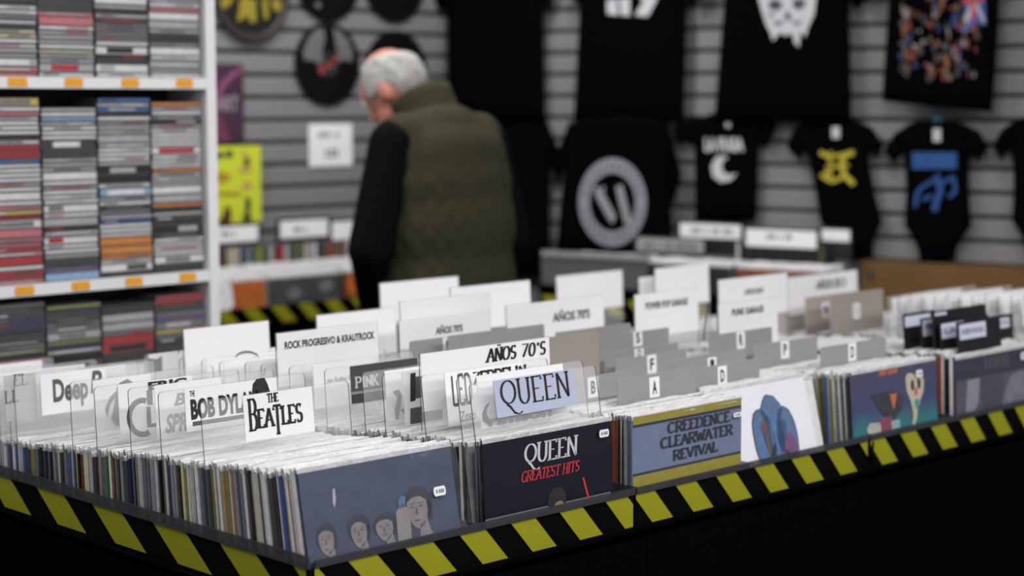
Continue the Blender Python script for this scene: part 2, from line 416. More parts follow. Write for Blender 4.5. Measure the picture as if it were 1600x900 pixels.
M_C0 = mat('dusky_blue_cover', (.030, .042, .082), .45, .6, 14, coat=.25)
M_C1 = mat('midnight_black_cover', (.007, .008, .016), .4, .2, 12, coat=.35)
M_C2Y = mat('mustard_cover_border', (.30, .26, .05), .5, .25, 60, coat=.3)
M_C2 = mat('grey_blue_cover_field', (.165, .205, .315), .5, .14, 60, coat=.3)
M_C3 = mat('white_cover', (.82, .82, .87), .5, .04, 12, coat=.3)
M_C5 = mat('ink_blue_cover', (.035, .04, .065), .4, .2, 9, coat=.5)
def c4_mat():
    m = bpy.data.materials.new('purple_to_teal_cover'); m.use_nodes = True; nt = m.node_tree; b = nt.nodes['Principled BSDF']
    tc = nt.nodes.new('ShaderNodeTexCoord'); sp = nt.nodes.new('ShaderNodeSeparateXYZ'); nt.links.new(tc.outputs['Object'], sp.inputs[0])
    nz = nt.nodes.new('ShaderNodeTexNoise'); nz.inputs['Scale'].default_value = 9; nt.links.new(tc.outputs['Object'], nz.inputs['Vector'])
    ad = nt.nodes.new('ShaderNodeMath'); ad.operation = 'MULTIPLY_ADD'; ad.inputs[1].default_value = .05; nt.links.new(nz.outputs['Fac'], ad.inputs[0]); nt.links.new(sp.outputs[2], ad.inputs[2])
    mr = nt.nodes.new('ShaderNodeMapRange'); mr.inputs[1].default_value = -.11; mr.inputs[2].default_value = 0.01; nt.links.new(ad.outputs[0], mr.inputs[0])
    cr = nt.nodes.new('ShaderNodeValToRGB'); cr.color_ramp.elements[0].color = (.03, .20, .20, 1); cr.color_ramp.elements[1].color = (.07, .065, .13, 1)
    e = cr.color_ramp.elements.new(.45); e.color = (.055, .065, .15, 1)
    nt.links.new(mr.outputs[0], cr.inputs[0]); nt.links.new(cr.outputs[0], b.inputs['Base Color']); b.inputs['Roughness'].default_value = .4; b.inputs['Coat Weight'].default_value = .4
    MATS['purple_to_teal_cover'] = m
    return m
c4_mat()
FMAT = ['dusky_blue_cover', 'midnight_black_cover', 'grey_blue_cover_field', 'white_cover', 'purple_to_teal_cover', 'ink_blue_cover', 'sleeve_white', 'sleeve_cream']
FY = [.034, .012, .006, .058, .014, .018, .02, .02]           # where the top edge of each front cover stands
FTH = [R(11), R(2.5), R(.4), R(15), R(5), R(2.2), R(4), R(4)]
FZ = [1.000, .999, .993, 1.004, 1.0, .99, .99, .98]
FXO = [0, 0, .0, -.085, 0, 0, 0, 0]
FLAB = ['dusky blue record cover with four pale faces at the table corner', 'black record cover with white serif title and red subtitle', 'grey-blue record cover with yellow borders and bold slab title',
        'white record cover with a blue clustered figure, leaning back', 'purple and teal record cover with orange title and pale mask', 'dark record cover with grey photo strip, rightmost in front', 'white record cover fronting the seventh column', 'cream record cover fronting the last column']
FRONTS = []
for c in range(8):
    t, o = record(c, FY[c], FZ[c], FTH[c], FMAT[c], FLAB[c], 'front records of the columns', 2, FXO[c])
    FRONTS.append(t)
def px_local(c, x, y):
    """front-cover local x,z of a photograph pixel"""
    t = FRONTS[c]; th = FTH[c]; p0 = np.array(t.location); n = np.array([0, -math.cos(th), math.sin(th)])
    p = onP(x, y, p0, n); d = p - p0
    return d[0], d[1] * math.sin(th) + d[2] * math.cos(th)
# 0: four faces
M_SKIN0 = mat('printed_skin', (.20, .18, .175), .5, .4, 60, coat=.2)
M_HAIR0 = mat('printed_dark_hair', (.007, .008, .016), .5, .2, 40, coat=.1)
def faces():
    t = FRONTS[0]; hair, skin, feat = [], [], []
    for (x, y, w, h, tilt, big) in [(509, 846, 25, 42, -.1, 0), (560, 833, 26, 44, 0, 1), (600, 826, 28, 36, 0, 1), (651, 797, 34, 54, .1, 0)]:
        cx, cz = px_local(0, x, y); ax, _ = px_local(0, x - w / 2, y); bx, _ = px_local(0, x + w / 2, y); rw = (bx - ax) / 2; _, z1 = px_local(0, x, y - h / 2); _, z0 = px_local(0, x, y + h / 2); rh = (z1 - z0) / 2
        hair.append(blob(cx + rw * .15, cz + rh * .30, rw * 1.35, rh * 1.1, 22, .06, x))
        hair.append([(cx + rw * .3, cz + rh * .6), (cx + rw * 1.45, cz + rh * .3), (cx + rw * 1.35, cz - rh * .7), (cx + rw * .9, cz - rh * .8)])
        skin.append([(cx + (px) * rw, cz + pz * rh) for px, pz in [(-.85, .55), (-.3, .8), (.4, .78), (.95, .5), (1.0, -.1), (.8, -.6), (.45, -1.0), (0, -1.1), (-.4, -.95), (-.8, -.45), (-.95, .1)]])
        skin.append([(cx + px * rw, cz + pz * rh) for px, pz in [(.1, -.9), (.85, -.5), (1.0, -1.2), (1.3, -1.6), (.0, -1.6)]])
        feat += [blob(cx - rw * .45, cz + rh * .22, rw * .2, rh * .07, 8), blob(cx + rw * .35, cz + rh * .22, rw * .2, rh * .07, 8), blob(cx - rw * .05, cz - rh * .6, rw * .34, rh * .06, 8)]
        feat += [[(cx - rw * .7, cz + rh * .36), (cx - rw * .2, cz + rh * .38), (cx - rw * .2, cz + rh * .44), (cx - rw * .7, cz + rh * .42)], [(cx + rw * .15, cz + rh * .38), (cx + rw * .65, cz + rh * .36), (cx + rw * .65, cz + rh * .42), (cx + rw * .15, cz + rh * .44)],
                 [(cx - rw * .1, cz + rh * .2), (cx - rw * .02, cz + rh * .2), (cx + rw * .1, cz - rh * .22), (cx - rw * .2, cz - rh * .26)]]
        if big: feat.append([(cx - rw * .55, cz - rh * .52), (cx, cz - rh * .34), (cx + rw * .5, cz - rh * .52), (cx, cz - rh * .46)])
    for i in range(4): flat('printed_hair', hair[2 * i:2 * i + 2], M_HAIR0, t, -.0010); flat('printed_face', skin[2 * i:2 * i + 2], M_SKIN0, t, -.0013 - .00002 * i)
    flat('printed_features', feat, mat('printed_shadow_brown', (.085, .07, .072), .5, .2), t, -.0016)
    bz = [px_local(0, x, y) for x, y in [(618, 800), (628, 785), (640, 800), (643, 845), (622, 850)]]
    flat('printed_patch', [bz], mat('printed_beige', (.23, .21, .20), .5, .2, 40, coat=.4), t, -.0012)
    bz = [px_local(0, x, y) for x, y in [(621, 782), (627, 774), (633, 777), (632, 792), (623, 795)]]
    flat('printed_sky_patch', [bz], mat('printed_sky', (.06, .14, .30), .5, .2, 40, coat=.4), t, -.0012)
    bz = [px_local(0, x, y) for x, y in [(519, 764), (522, 763), (524, 780), (522, 794), (519, 784)]]
    flat('printed_slit', [bz], mat('printed_pale', (.42, .42, .46), .5, .1, 40), t, -.0012)
faces()
# clear sleeve hanging off the four-faces cover
mb = MB(); n = 14
for i in range(n + 1):
    for j in range(9):
        x = -.004 + (LPW + .014) * i / n; z = .006 - .143 * j / 8
        mb.v.append((x, -.0036 - .0018 * abs(math.sin(i * 1.7 + j * 1.1)) - (.0028 * math.sin(j * 2.3 + i) if i > n - 5 else 0), z))
for i in range(n):
    for j in range(8): mb.f.append((i * 9 + j, i * 9 + j + 1, i * 9 + j + 10, i * 9 + j + 9)); mb.m.append(0)
mb.build('sleeve_film', M_FILM, FRONTS[0], True)
def sticker(c, x0, y0, x1, y1, y=-.005):
    a = px_local(c, x0, y0); b = px_local(c, x1, y0); d = px_local(c, x0, y1); w = b[0] - a[0]; h = a[1] - d[1]; k = .25
    pts = [(a[0] + w * .1, a[1] - h), (a[0] + w * .9, a[1] - h), (a[0] + w, a[1] - h * .75), (a[0] + w, a[1] - h * .25), (a[0] + w * .9, a[1]), (a[0] + w * .1, a[1]), (a[0], a[1] - h * .25), (a[0], a[1] - h * .75)]
    s = flat('price_sticker', [pts], M_PAPER, FRONTS[c], y)
    flat('price_print', [[(a[0] + w * f, a[1] - h * .7), (a[0] + w * (f + .1), a[1] - h * .7), (a[0] + w * (f + .1), a[1] - h * .3), (a[0] + w * f, a[1] - h * .3)] for f in (.2, .42, .58, .74)], M_INKGREY, s, y - .0004)
sticker(0, 672, 762, 691, 777, -.0075)
# 1: serif title, red subtitle
a = px_local(1, 818, 728); b = px_local(1, 902, 712)
a2 = px_local(1, 818, 696)
print_obj('title_lettering', [(serif('QUEEN', .20, .05, .08, .12, shear=.02), a[0], b[0], a[1] + .002, a2[1])], M_WHITEPRINT, FRONTS[1], -.0010)
a = px_local(1, 813, 754); b = px_local(1, 904, 735); a2 = px_local(1, 813, 738)
print_obj('subtitle_lettering', [(serif('GREATEST HITS', .22, .08, .08, .06, shear=.03), a[0], b[0], a[1], a2[1])], M_RED, FRONTS[1], -.0010)
p = [px_local(1, x, y) for x, y in [(909, 746), (912, 746), (921, 779), (918, 781)]]
flat('red_stroke', [p], M_RED, FRONTS[1], -.0010)
cx, cz = px_local(1, 873, 786)
flat('printed_hair', [blob(cx - .004, cz + .006, .022, .022, 20, .06, 3)], mat('printed_brown_hair', (.028, .022, .022), .5, .2), FRONTS[1], -.0009)
flat('printed_face', [blob(cx, cz - .006, .013, .010, 16, .05, 4)], mat('printed_warm_skin', (.22, .17, .12), .5, .2), FRONTS[1], -.0012)
sticker(1, 933, 672, 948, 684)
# 2: bands and slab title
zt = FRONTS[2]
def band(c, y0, y1, name, m, yy, x0=.0015, x1=LPW - .0015):
    za = px_local(c, 1003, y0)[1]; zb = px_local(c, 1003, y1)[1]
    return flat(name, [[(x0, zb), (x1, zb), (x1, za), (x0, za)]], m, FRONTS[c], yy)
M_C2D = mat('dark_cover_rule', (.04, .045, .06), .5, .1)
band(2, 650, 662, 'top_border', M_C2Y, -.0008); band(2, 662, 666, 'top_rule', M_C2D, -.0008)
band(2, 738, 742, 'bottom_rule', M_C2D, -.0008); band(2, 742, 790, 'bottom_border', M_C2Y, -.0008)
it = []
for s, x0, yb, x1, yt in [('CREEDENCE', 1042, 679, 1141, 660), ('CLEARWATER', 1031, 703, 1145, 684), ('REVIVAL', 1051, 721, 1122, 703)]:
    a = px_local(2, x0, yb); b = px_local(2, x1, yb); d = px_local(2, x0, yt)
    it.append((serif(s, .30, .13, .03, .12), a[0], b[0], a[1] + .0022, d[1] - .0016))
print_obj('title_lettering', it, M_C2D, FRONTS[2], -.0010)
flat('lower_lettering', [[px_local(2, x + dx, y - (x + dx - 1046) * .19) for dx, y in ((0, 757), (6, 757), (6, 750 + k % 2), (0, 750))] for k, x in enumerate(range(1046, 1124, 8))], M_C2D, FRONTS[2], -.0012)
sticker(2, 1143, 645, 1155, 652)
# 3: blue clustered figure
cx, cz = px_local(3, 1213, 687); s = (px_local(3, 1246, 687)[0] - px_local(3, 1180, 687)[0]) / 2
fig = [blob(cx, cz + .02, s * .62, s * 1.05, 26, .03, 1), blob(cx - s * .55, cz + .004, s * .48, s * .95, 20, .05, 2), blob(cx + s * .55, cz, s * .48, s * .95, 20, .05, 3)]
flat('figure_outline', [[(x + (x - cx) * .05, z + .002) for x, z in f] for f in fig], mat('printed_dark_outline', (.05, .06, .08), .5, .2), FRONTS[3], -.0008)
flat('figure_print', fig, mat('printed_cornflower', (.09, .17, .34), .5, .35, 60), FRONTS[3], -.0011)
flat('figure_purple', [blob(cx + s * .62, cz - s * .35, s * .3, s * .5, 14, .12, 5), blob(cx + s * .35, cz - s * .6, s * .22, s * .25, 12, .15, 6)], mat('printed_purple', (.17, .08, .20), .5, .3, 60), FRONTS[3], -.0014)
flat('figure_crown', [blob(cx, cz + s * 1.0, s * .28, s * .22, 9, .18, 31), blob(cx - s * .62, cz + s * .72, s * .2, s * .16, 9, .2, 32), blob(cx + s * .62, cz + s * .66, s * .2, s * .18, 9, .2, 33)], mat('printed_steel_blue', (.10, .16, .26), .5, .3, 60), FRONTS[3], -.00125)
flat('figure_lines', [blob(cx - s * .3, cz + s * .1, s * .035, s * .7, 8, .1, 34), blob(cx + s * .3, cz + s * .1, s * .035, s * .75, 8, .1, 35)], mat('printed_dark_outline', (.05, .06, .08), .5, .2), FRONTS[3], -.0015)
flat('figure_brown', [blob(cx - s * .5, cz + s * .45, s * .2, s * .2, 10, .15, 7), blob(cx - s * .3, cz - s * .7, s * .12, s * .2, 10, .15, 8), blob(cx - s * .42, cz - s * .05, s * .1, s * .4, 10, .1, 9)], mat('printed_umber', (.13, .09, .09), .5, .3, 60), FRONTS[3], -.0014)
# 4: title, dark coat, pale mask
def P4(l): return [px_local(4, x, y) for x, y in l]
it = []
flat('title_lettering', [[px_local(4, x, 588 - k * .7), px_local(4, x + 2.4, 588 - k * .7), px_local(4, x + 2.4, 580 - k * .7), px_local(4, x, 580 - k * .7)] for k, x in enumerate([1373, 1376, 1379, 1382, 1387, 1390, 1393, 1396, 1399])], mat('printed_orange', (.50, .15, .08), .5, .1), FRONTS[4], -.0010)
flat('printed_coat', [P4([(1361, 617), (1385, 612), (1402, 612), (1412, 620), (1408, 640), (1398, 655), (1380, 650), (1372, 640)])], mat('printed_dark_coat', (.045, .045, .06), .5, .3, 40), FRONTS[4], -.0009)
flat('printed_scarf', [P4([(1389, 616), (1401, 614), (1396, 641)])], mat('printed_salmon', (.48, .14, .08), .5, .25, 60), FRONTS[4], -.0012)
flat('printed_hem', [P4([(1373, 655), (1392, 650), (1396, 671), (1376, 674)])], mat('printed_plum', (.22, .06, .10), .5, .2, 40), FRONTS[4], -.0011)
flat('printed_mask', [P4([(1414, 590), (1418, 583), (1424, 583), (1429, 586), (1434, 583), (1440, 585), (1443, 595), (1442, 612), (1437, 626), (1433, 640), (1432, 654), (1428, 665), (1425, 664), (1427, 648), (1423, 628), (1416, 610)])], mat('printed_bone', (.50, .46, .34), .5, .12, 50), FRONTS[4], -.0010)
flat('printed_mask_eyes', [blob(*px_local(4, 1425, 602), .006, .012, 12), blob(*px_local(4, 1435, 599), .006, .012, 12)], M_INK, FRONTS[4], -.0013)
flat('printed_mask_nose', [P4([(1429, 606), (1432, 605), (1433, 614), (1430, 620), (1428, 615)])], mat('printed_rose', (.50, .08, .12), .5, .1), FRONTS[4], -.0014)
flat('printed_mask_chin', [P4([(1428, 625), (1436, 622), (1434, 636), (1431, 640), (1429, 636)])], mat('printed_sea_green', (.06, .28, .28), .5, .1), FRONTS[4], -.0013)
flat('printed_cup', [P4([(1354, 671), (1358, 662), (1373, 660), (1376, 665), (1376, 679), (1356, 684)])], mat('printed_shell', (.42, .42, .38), .5, .3, 90), FRONTS[4], -.0012)
flat('printed_stamp', [P4([(1392, 658), (1405, 655), (1406, 669), (1393, 671)])], mat('printed_mint', (.25, .40, .40), .5, .3, 120), FRONTS[4], -.0013)
sticker(4, 1428, 579, 1438, 590)
# 5: photo strip
def P5(l): return [px_local(5, x, y) for x, y in l]
flat('photo_strip', [P5([(1493, 597), (1640, 568), (1640, 622), (1493, 648)])], mat('printed_mid_grey', (.085, .09, .12), .5, .35, 40, coat=.4), FRONTS[5], -.0009)
flat('photo_light_figure', [P5([(1511, 594), (1530, 590), (1528, 630), (1521, 643), (1508, 644)])], mat('printed_light_grey', (.24, .25, .31), .5, .2, 50, coat=.4), FRONTS[5], -.0012)
flat('photo_pale_figure', [P5([(1572, 603), (1580, 585), (1592, 579), (1604, 580), (1604, 625), (1566, 632)])], mat('printed_soft_grey', (.18, .19, .24), .5, .4, 40, coat=.4), FRONTS[5], -.0012)
flat('photo_dark_figure', [P5([(1533, 592), (1566, 584), (1566, 628), (1533, 637)])], mat('printed_deep_grey', (.07, .07, .10), .5, .3, 40, coat=.4), FRONTS[5], -.0011)
flat('faint_title', [P5([(x, 560 - (x - 1538) * .18), (x + 3, 560 - (x - 1538) * .18), (x + 3, 577 - (x - 1538) * .18), (x, 577 - (x - 1538) * .18)]) for x in (1538, 1545, 1552, 1558, 1565, 1571)], M_INKGREY, FRONTS[5], -.0010)
sticker(5, 1592, 551, 1600, 562)

# ---- divider positions are needed before the rows are filled
DIV = [[] for _ in range(8)]           # (Ytop) per column, to leave room between the records
def div_plane(X, x, y):
    p = onX(x, y, X); return p[1], p[2]

# ------------------------------------------------------------------ divider cards
def panel_mesh(w, h, r=.008):
    mb = MB(); pl = [(0, -h), (w, -h), (w, -r)] + [(w - r + r * math.cos(R(a)), -r + r * math.sin(R(a))) for a in (30, 60)] + [(w - r, 0), (r, 0)] + [(r - r * math.sin(R(a)), -r + r * math.cos(R(a))) for a in (30, 60)] + [(0, -r)]
    mb.prism([(x, 0, z) for x, z in pl], (0, .0022, 0), 0, 1)
    return mb
PANEL = panel_mesh(.298, .24).mesh('panel', [M_PANEL, M_EDGE])
def divider(col, xl, yl, paper=None, label='', w=None, y=None, z=None, X=None, texts=(), pmat=None, group='clear divider cards', panel=True, prints=None):
    """clear panel whose top left corner is at photograph pixel (xl, yl) in the column; paper = (xL, yTop, xR, yBottom) pixels"""
    X0 = COLX[col] if X is None else X
    if y is None: y, z = div_plane(X0, xl, yl)
    th = lean(y); DIV[col].append(y)
    t = thing('divider_card', label, 'divider', (X0, y, z), (-th, 0, 0), group)
    if panel: link('panel', PANEL, t)
    n = np.array([0, -math.cos(th), math.sin(th)]); p0 = np.array([X0, y, z])
    def loc(px, py): d = onP(px, py, p0, n) - p0; return d[0], d[1] * math.sin(th) + d[2] * math.cos(th)
    if paper:
        a = loc(paper[0], paper[1]); b = loc(paper[2], paper[1]); d = loc(paper[0], paper[3])
        x1 = max(a[0] + .03, min(b[0], .296))
        mb = MB(); zt = min(a[1], -.001)
        mb.box(a[0], x1, -.0016, -.0006, d[1], zt)
        pp = mb.build('paper_label', pmat or M_PAPER, t)
        for tx in texts:               # (vf, xL, yTop, xR, yBottom, material)
            a = loc(tx[1], tx[2]); b = loc(tx[3], tx[2]); d = loc(tx[1], tx[4]); mb = MB()
            put(mb, tx[0], a[0], b[0], d[1], a[1], -.0021); mb.build('lettering', tx[5], pp)
        if prints: prints(pp, loc)
    return t, loc

div = divider
div(0, 313, 627, (378, 617, 487, 692), 'clear divider with white card in big serif capitals nearest the corner',
    texts=[(serif('BEATLES', .30, .09, .07, .10, {0: (1.75, -.1), 3: (1.6, -.5)}), 386, 643, 472, 671, M_INK), (serif('THE', .3, .12, .05, .1), 415, 616, 434, 629, M_INK)])
div(0, 247, 613, (287, 608, 432, 676), 'clear divider with white card, bold name and dark bar beneath',
    texts=[(sans('BOB', .05), 296, 624, 334, 657, M_INK), (sans('DYLAN', .05), 340, 618, 402, 650, M_INK), (sans('THE', .02), 295, 611, 303, 620, M_INK)],
    prints=lambda pp, loc: (flat('dark_bar', [[loc(300, 659), loc(415, 642), loc(415, 648), loc(300, 666)]], M_INKGREY, pp, -.0021), flat('hat_print', [[loc(392, 618), loc(394, 600), loc(400, 592), loc(412, 590), (loc(417, 600)), loc(421, 612)]], M_INK, pp, -.0021)))
div(0, 200, 607, (240, 602, 345, 688), 'clear divider with white card in slanted grey brush lettering',
    texts=[(sans('SPRING', .04, .3), 256, 648, 330, 678, M_INKSOFT), (sans('B.', .04, .3), 270, 615, 292, 635, M_INKSOFT)])
def clap(pp, loc):
    def ring(cx, cy, rx, ry, w, a0, a1):
        o = [loc(cx + rx * math.cos(R(a)), cy - ry * math.sin(R(a))) for a in range(a0, a1 + 1, 15)]
        i = [loc(cx + (rx - w) * math.cos(R(a)), cy - (ry - w * 1.1) * math.sin(R(a))) for a in range(a0, a1 + 1, 15)]
        return [[o[k], o[k + 1], i[k + 1], i[k]] for k in range(len(o) - 1)]
    flat('big_letter_c', ring(222, 652, 25, 31, 8, 75, 300), M_INKGREY, pp, -.0021)
    flat('big_letter_l', [[loc(228, 610), loc(237, 609), loc(238, 632), loc(229, 633)], [loc(228, 636), loc(234, 635), loc(236, 662), loc(248, 659), loc(248, 666), loc(229, 668)]], M_INKGREY, pp, -.0021)
div(0, 147, 605, (183, 600, 300, 690), 'clear divider with white card and large dark round initials',
    texts=[(sans('ERIC', .05), 230, 597, 291, 610, M_INK)], prints=clap)
def hairfig(pp, loc):
    flat('hair_print', [[loc(163, 640), loc(171, 620), loc(180, 611), loc(186, 607), loc(182, 618), loc(172, 630), loc(167, 652)], [loc(180, 618), loc(192, 612), loc(192, 668), loc(180, 665), loc(173, 655)], [loc(180, 609), loc(186, 598), loc(198, 592), loc(208, 598), loc(211, 606)]], M_INKSOFT, pp, -.0021)
div(0, 109, 597, (144, 595, 235, 678), 'clear divider with white card and grey long-hair drawing', prints=hairfig)
div(0, 22, 589, (62, 586, 165, 650), 'clear divider with white card and looping dark script',
    texts=[(sans('Deep', .035), 81, 593, 136, 640, M_INKGREY), (sans('P', .03, .2), 139, 580, 158, 615, M_INKGREY)])
div(0, 13, 586, (5, 585, 55, 660), 'clear divider with grey photo card at the left frame edge', pmat=mat('pale_grey_paper', (.55, .55, .58), .6, .05),
    texts=[(serif('EL', .14, .06, .08, .15), 20, 586, 42, 603, M_INKGREY), (serif('LL', .14, .06, .08, .15), 6, 612, 28, 630, M_INKGREY)])
for k, (yy, off) in enumerate([(.93, .03), (.985, .08), (1.03, .02), (1.08, .06), (1.135, .1), (1.19, .04), (1.25, .02)]):
    t, loc = div(0, 0, 0, None, 'clear divider in the corner column, %s behind the looping script card' % ordinal(k + 2), y=yy, z=ztop(yy) + .115 - .01 * (k % 3), group='clear dividers at the back of the corner column')
    mb = MB(); mb.box(off, .27, -.0016, -.0006, -.085, -.004 - .004 * (k % 2)); pp = mb.build('paper_label', M_PAPER, t)
    if k in (1, 3): flat('ink_mark', [blob(.11 + .05 * k, -.022, .012, .008, 9, .4, k), blob(.125 + .05 * k, -.012, .006, .008, 8, .4, k + 9)], M_INKGREY, pp, -.0021)

# column 1
div(1, 733, 600, (769, 592, 897, 655), 'clear divider with white card in tall thin serif capitals',
    texts=[(serif('QUEEN', .15, .04, .06, .14), 778, 597, 888, 637, M_INK)], pmat=mat('blue_lit_paper', (.47, .52, .67), .6, .03))  # white paper; the bluish light falling on it is put into its colour
div(1, 713, 591, (743, 588, 880, 672), 'clear divider with round lettering behind the tall serif card',
    texts=[(sans('rimson', .05), 760, 651, 862, 668, M_INKSOFT)], prints=lambda pp, loc: flat('round_initial', [[loc(765, 627), loc(757, 634), loc(752, 646), loc(753, 658), loc(762, 664), loc(770, 660), loc(764, 656), loc(759, 648), loc(760, 638)]], M_INKGREY, pp, -.0021))
div(1, 658, 587, (693, 583, 815, 668), 'clear divider with white card in slanted angular capitals',
    texts=[(serif('LED', .2, .1, .0, .1), 703, 588, 735, 634, M_INKGREY), (serif('ZEPPELIN', .28, .16, .02, .1), 736, 583, 822, 602, M_INK), (sans('Zoso', .02), 717, 643, 742, 660, M_INKSOFT)])
def photo(pp, loc):
    flat('photo_band', [[loc(640, 590), loc(690, 582), loc(690, 616), loc(640, 624)], [loc(640, 638), loc(690, 630), loc(690, 655), loc(640, 663)]], M_INKGREY, pp, -.0021)
    flat('photo_block', [[loc(640, 584), loc(648, 582), loc(648, 626), loc(640, 628)]], M_INK, pp, -.0024)
div(1, 597, 585, (627, 582, 730, 666), 'clear divider with dark landscape photo card', prints=photo)
div(1, 566, 582, (600, 580, 700, 660), 'clear divider with white card and sketched tree', prints=lambda pp, loc: flat('tree_sketch', [[loc(617, 655), loc(615, 640), loc(620, 622), (loc(612, 612)), loc(622, 608), loc(627, 618), loc(624, 640), loc(622, 655)], [loc(625, 640), loc(632, 636), loc(630, 648)]], M_INKSOFT, pp, -.0021))
div(1, 507, 577, (546, 572, 652, 632), 'clear divider with dark grey card and white slab letters', pmat=mat('dark_grey_paper', (.05, .05, .055), .6, .1),
    texts=[(serif('PINK', .24, .12, .08, .10), 553, 590, 591, 606, M_WHITEPRINT), (serif('FLOYD', .24, .12, .08, .10), 599, 582, 645, 597, M_WHITEPRINT)],
    prints=lambda pp, loc: flat('pale_band', [[loc(547, 613), loc(650, 598), loc(650, 601), loc(547, 617)]], M_INKSOFT, pp, -.0022))
div(1, 452, 573, (488, 570, 585, 640), 'clear divider with small grey handwriting on white card', texts=[(sans('the Rolling Stones', .01, .3), 510, 591, 562, 601, M_INKGREY)])
for k, (xx, yy, pr) in enumerate([(408, 569, 0), (383, 566, 1), (343, 565, 2), (315, 562, 3), (280, 560, 4), (225, 554, 5)]):
    def pf(pp, loc, k=k, xx=xx, yy=yy):
        if k == 5: flat('grey_shape', [[loc(226, 582), loc(225, 562), loc(228, 557), loc(232, 560), (loc(244, 561)), loc(252, 556), loc(253, 580)]], M_INKSOFT, pp, -.0021)
        if k == 4:
            q = []
            for cx in (288, 308, 332, 357):
                o = [loc(cx + 11 * math.cos(R(a)), 552 - (cx - 288) * .07 - 8 * math.sin(R(a))) for a in range(0, 181, 20)]; i = [loc(cx + 10 * math.cos(R(a)), 553 - (cx - 288) * .07 - 7.4 * math.sin(R(a))) for a in range(0, 181, 20)]
                q += [[o[j], o[j + 1], i[j + 1], i[j]] for j in range(9)]
            flat('scalloped_line', q, M_INKGREY, pp, -.0021)
        if k == 3:
            o = [loc(385 + 20 * math.cos(R(a)), 562 - 14 * math.sin(R(a))) for a in range(20, 161, 14)]; i = [loc(385 + 19 * math.cos(R(a)), 562.5 - 11 * math.sin(R(a))) for a in range(20, 161, 14)]
            flat('curved_stroke', [[o[j], o[j + 1], i[j + 1], i[j]] for j in range(10)], M_INKGREY, pp, -.0021)
        if k in (0, 1): flat('sketch_line', [[loc(xx + 26, yy + 22), loc(xx + 30, yy + 8), loc(xx + 33, yy + 6), loc(xx + 30, yy + 20)]], M_INKSOFT, pp, -.0021)
    div(1, xx, yy, (xx + 6, yy - 4, xx + 150, yy + 66), 'clear divider with pale card, %s behind the small handwriting card' % ordinal(k + 1), prints=pf, group='pale dividers behind the handwriting card')

# tall white genre cards at the start of the back row
def genre(col, xl, yl, xr, yr, yb, text, tbox, label, X=None, bold=.035, vf=None, pm=None):
    X0 = COLX[col] if X is None else X
    y, z = div_plane(X0, xl, yl); p1 = onY(xr, yr, y); w = p1[0] - X0
    th = R(3); DIV[col].append(y)
    t = thing('genre_card', label, 'divider', (X0, y, z), (-th, 0, 0), 'tall white genre cards')
    pb = panel_mesh(w, .30, .003); me = pb.mesh('panel', [M_PANEL, M_EDGE]); link('panel', me, t)
    p0 = np.array([X0, y, z]); n = np.array([0, -math.cos(th), math.sin(th)])
    def loc(px, py): d = onP(px, py, p0, n) - p0; return d[0], d[1] * math.sin(th) + d[2] * math.cos(th)
    zb = min(loc(xl, yb)[1], -.10)
    mb = MB(); mb.box(.002, w - .002, -.0016, -.0006, zb, -.002); pp = mb.build('paper_label', pm or M_PAPER, t)
    if text:
        a = loc(tbox[0], tbox[3]); b = loc(tbox[2], tbox[3]); d = loc(tbox[0], tbox[1])
        mb = MB(); put(mb, vf or sans(text, bold), a[0], b[0], a[1], d[1], -.0021); mb.build('lettering', M_INK, pp)
    return t
genre(1, 430, 520, 590, 500, 556, 'ROCK PROGRESIVO & KRAUTROCK', (444, 534, 585, 546), 'white genre card with a long bold heading and ampersand')
genre(1, 655, 552, 858, 533, 590, 'A', (757, 546, 852, 566), 'white genre card with slanted serif decade heading', X=.39, vf=serif('AÑOS 70´S', .30, .09, .07, .12, shear=.02))
genre(2, 622, 501, 765, 487, 540, "AÑOS 70'S", (680, 509, 722, 523), 'white genre card with small bold decade heading, mid table')
genre(3, 790, 477, 943, 463, 512, "AÑOS 70'S", (863, 486, 921, 504), 'white genre card with large bold decade heading, mid table')
genre(4, 990, 460, 1090, 449, 494, 'POWER POP GARAGE', (1008, 473, 1074, 484), 'white genre card with bold heading left of the rod card')
genre(4, 1121, 475, 1214, 464, 506, 'PUNK GARAGE', (1143, 483, 1192, 494), 'white genre card with two-word heading beside a thin rod', X=1.40)
genre(5, 1121, 437, 1230, 417, 470, "AÑOS 80'S", (1162, 451, 1192, 461), 'white genre card with tiny decade heading, right of centre')
genre(6, 1230, 433, 1339, 420, 458, 'AÑOS DE 3', (1274, 436, 1320, 453), 'white genre card with bold heading before the wooden panel')
for args in [(1, 285, 514, 420, 500, 548, 'blank white genre card left of the long bold heading'), (2, 493, 492, 618, 480, 520, 'blank white genre card right above the long bold heading'), (2, 624, 471, 765, 462, 500, 'blank white genre card right behind the small decade heading'),
             (3, 592, 442, 716, 431, 472, 'blank white genre card standing in front of the man'), (3, 703, 449, 828, 438, 480, 'blank white genre card at the right of the man'), (5, 868, 431, 972, 422, 466, 'blank white genre card below the round shirt emblem'),
             (5, 997, 433, 1080, 425, 460, 'blank white genre card behind the bold two-word heading'), (5, 1022, 419, 1107, 411, 440, 'blank white genre card, tallest beside the dark covers')]:
    genre(args[0], *args[1:6], None, None, args[6], X=.76 if args[1] == 624 else None)
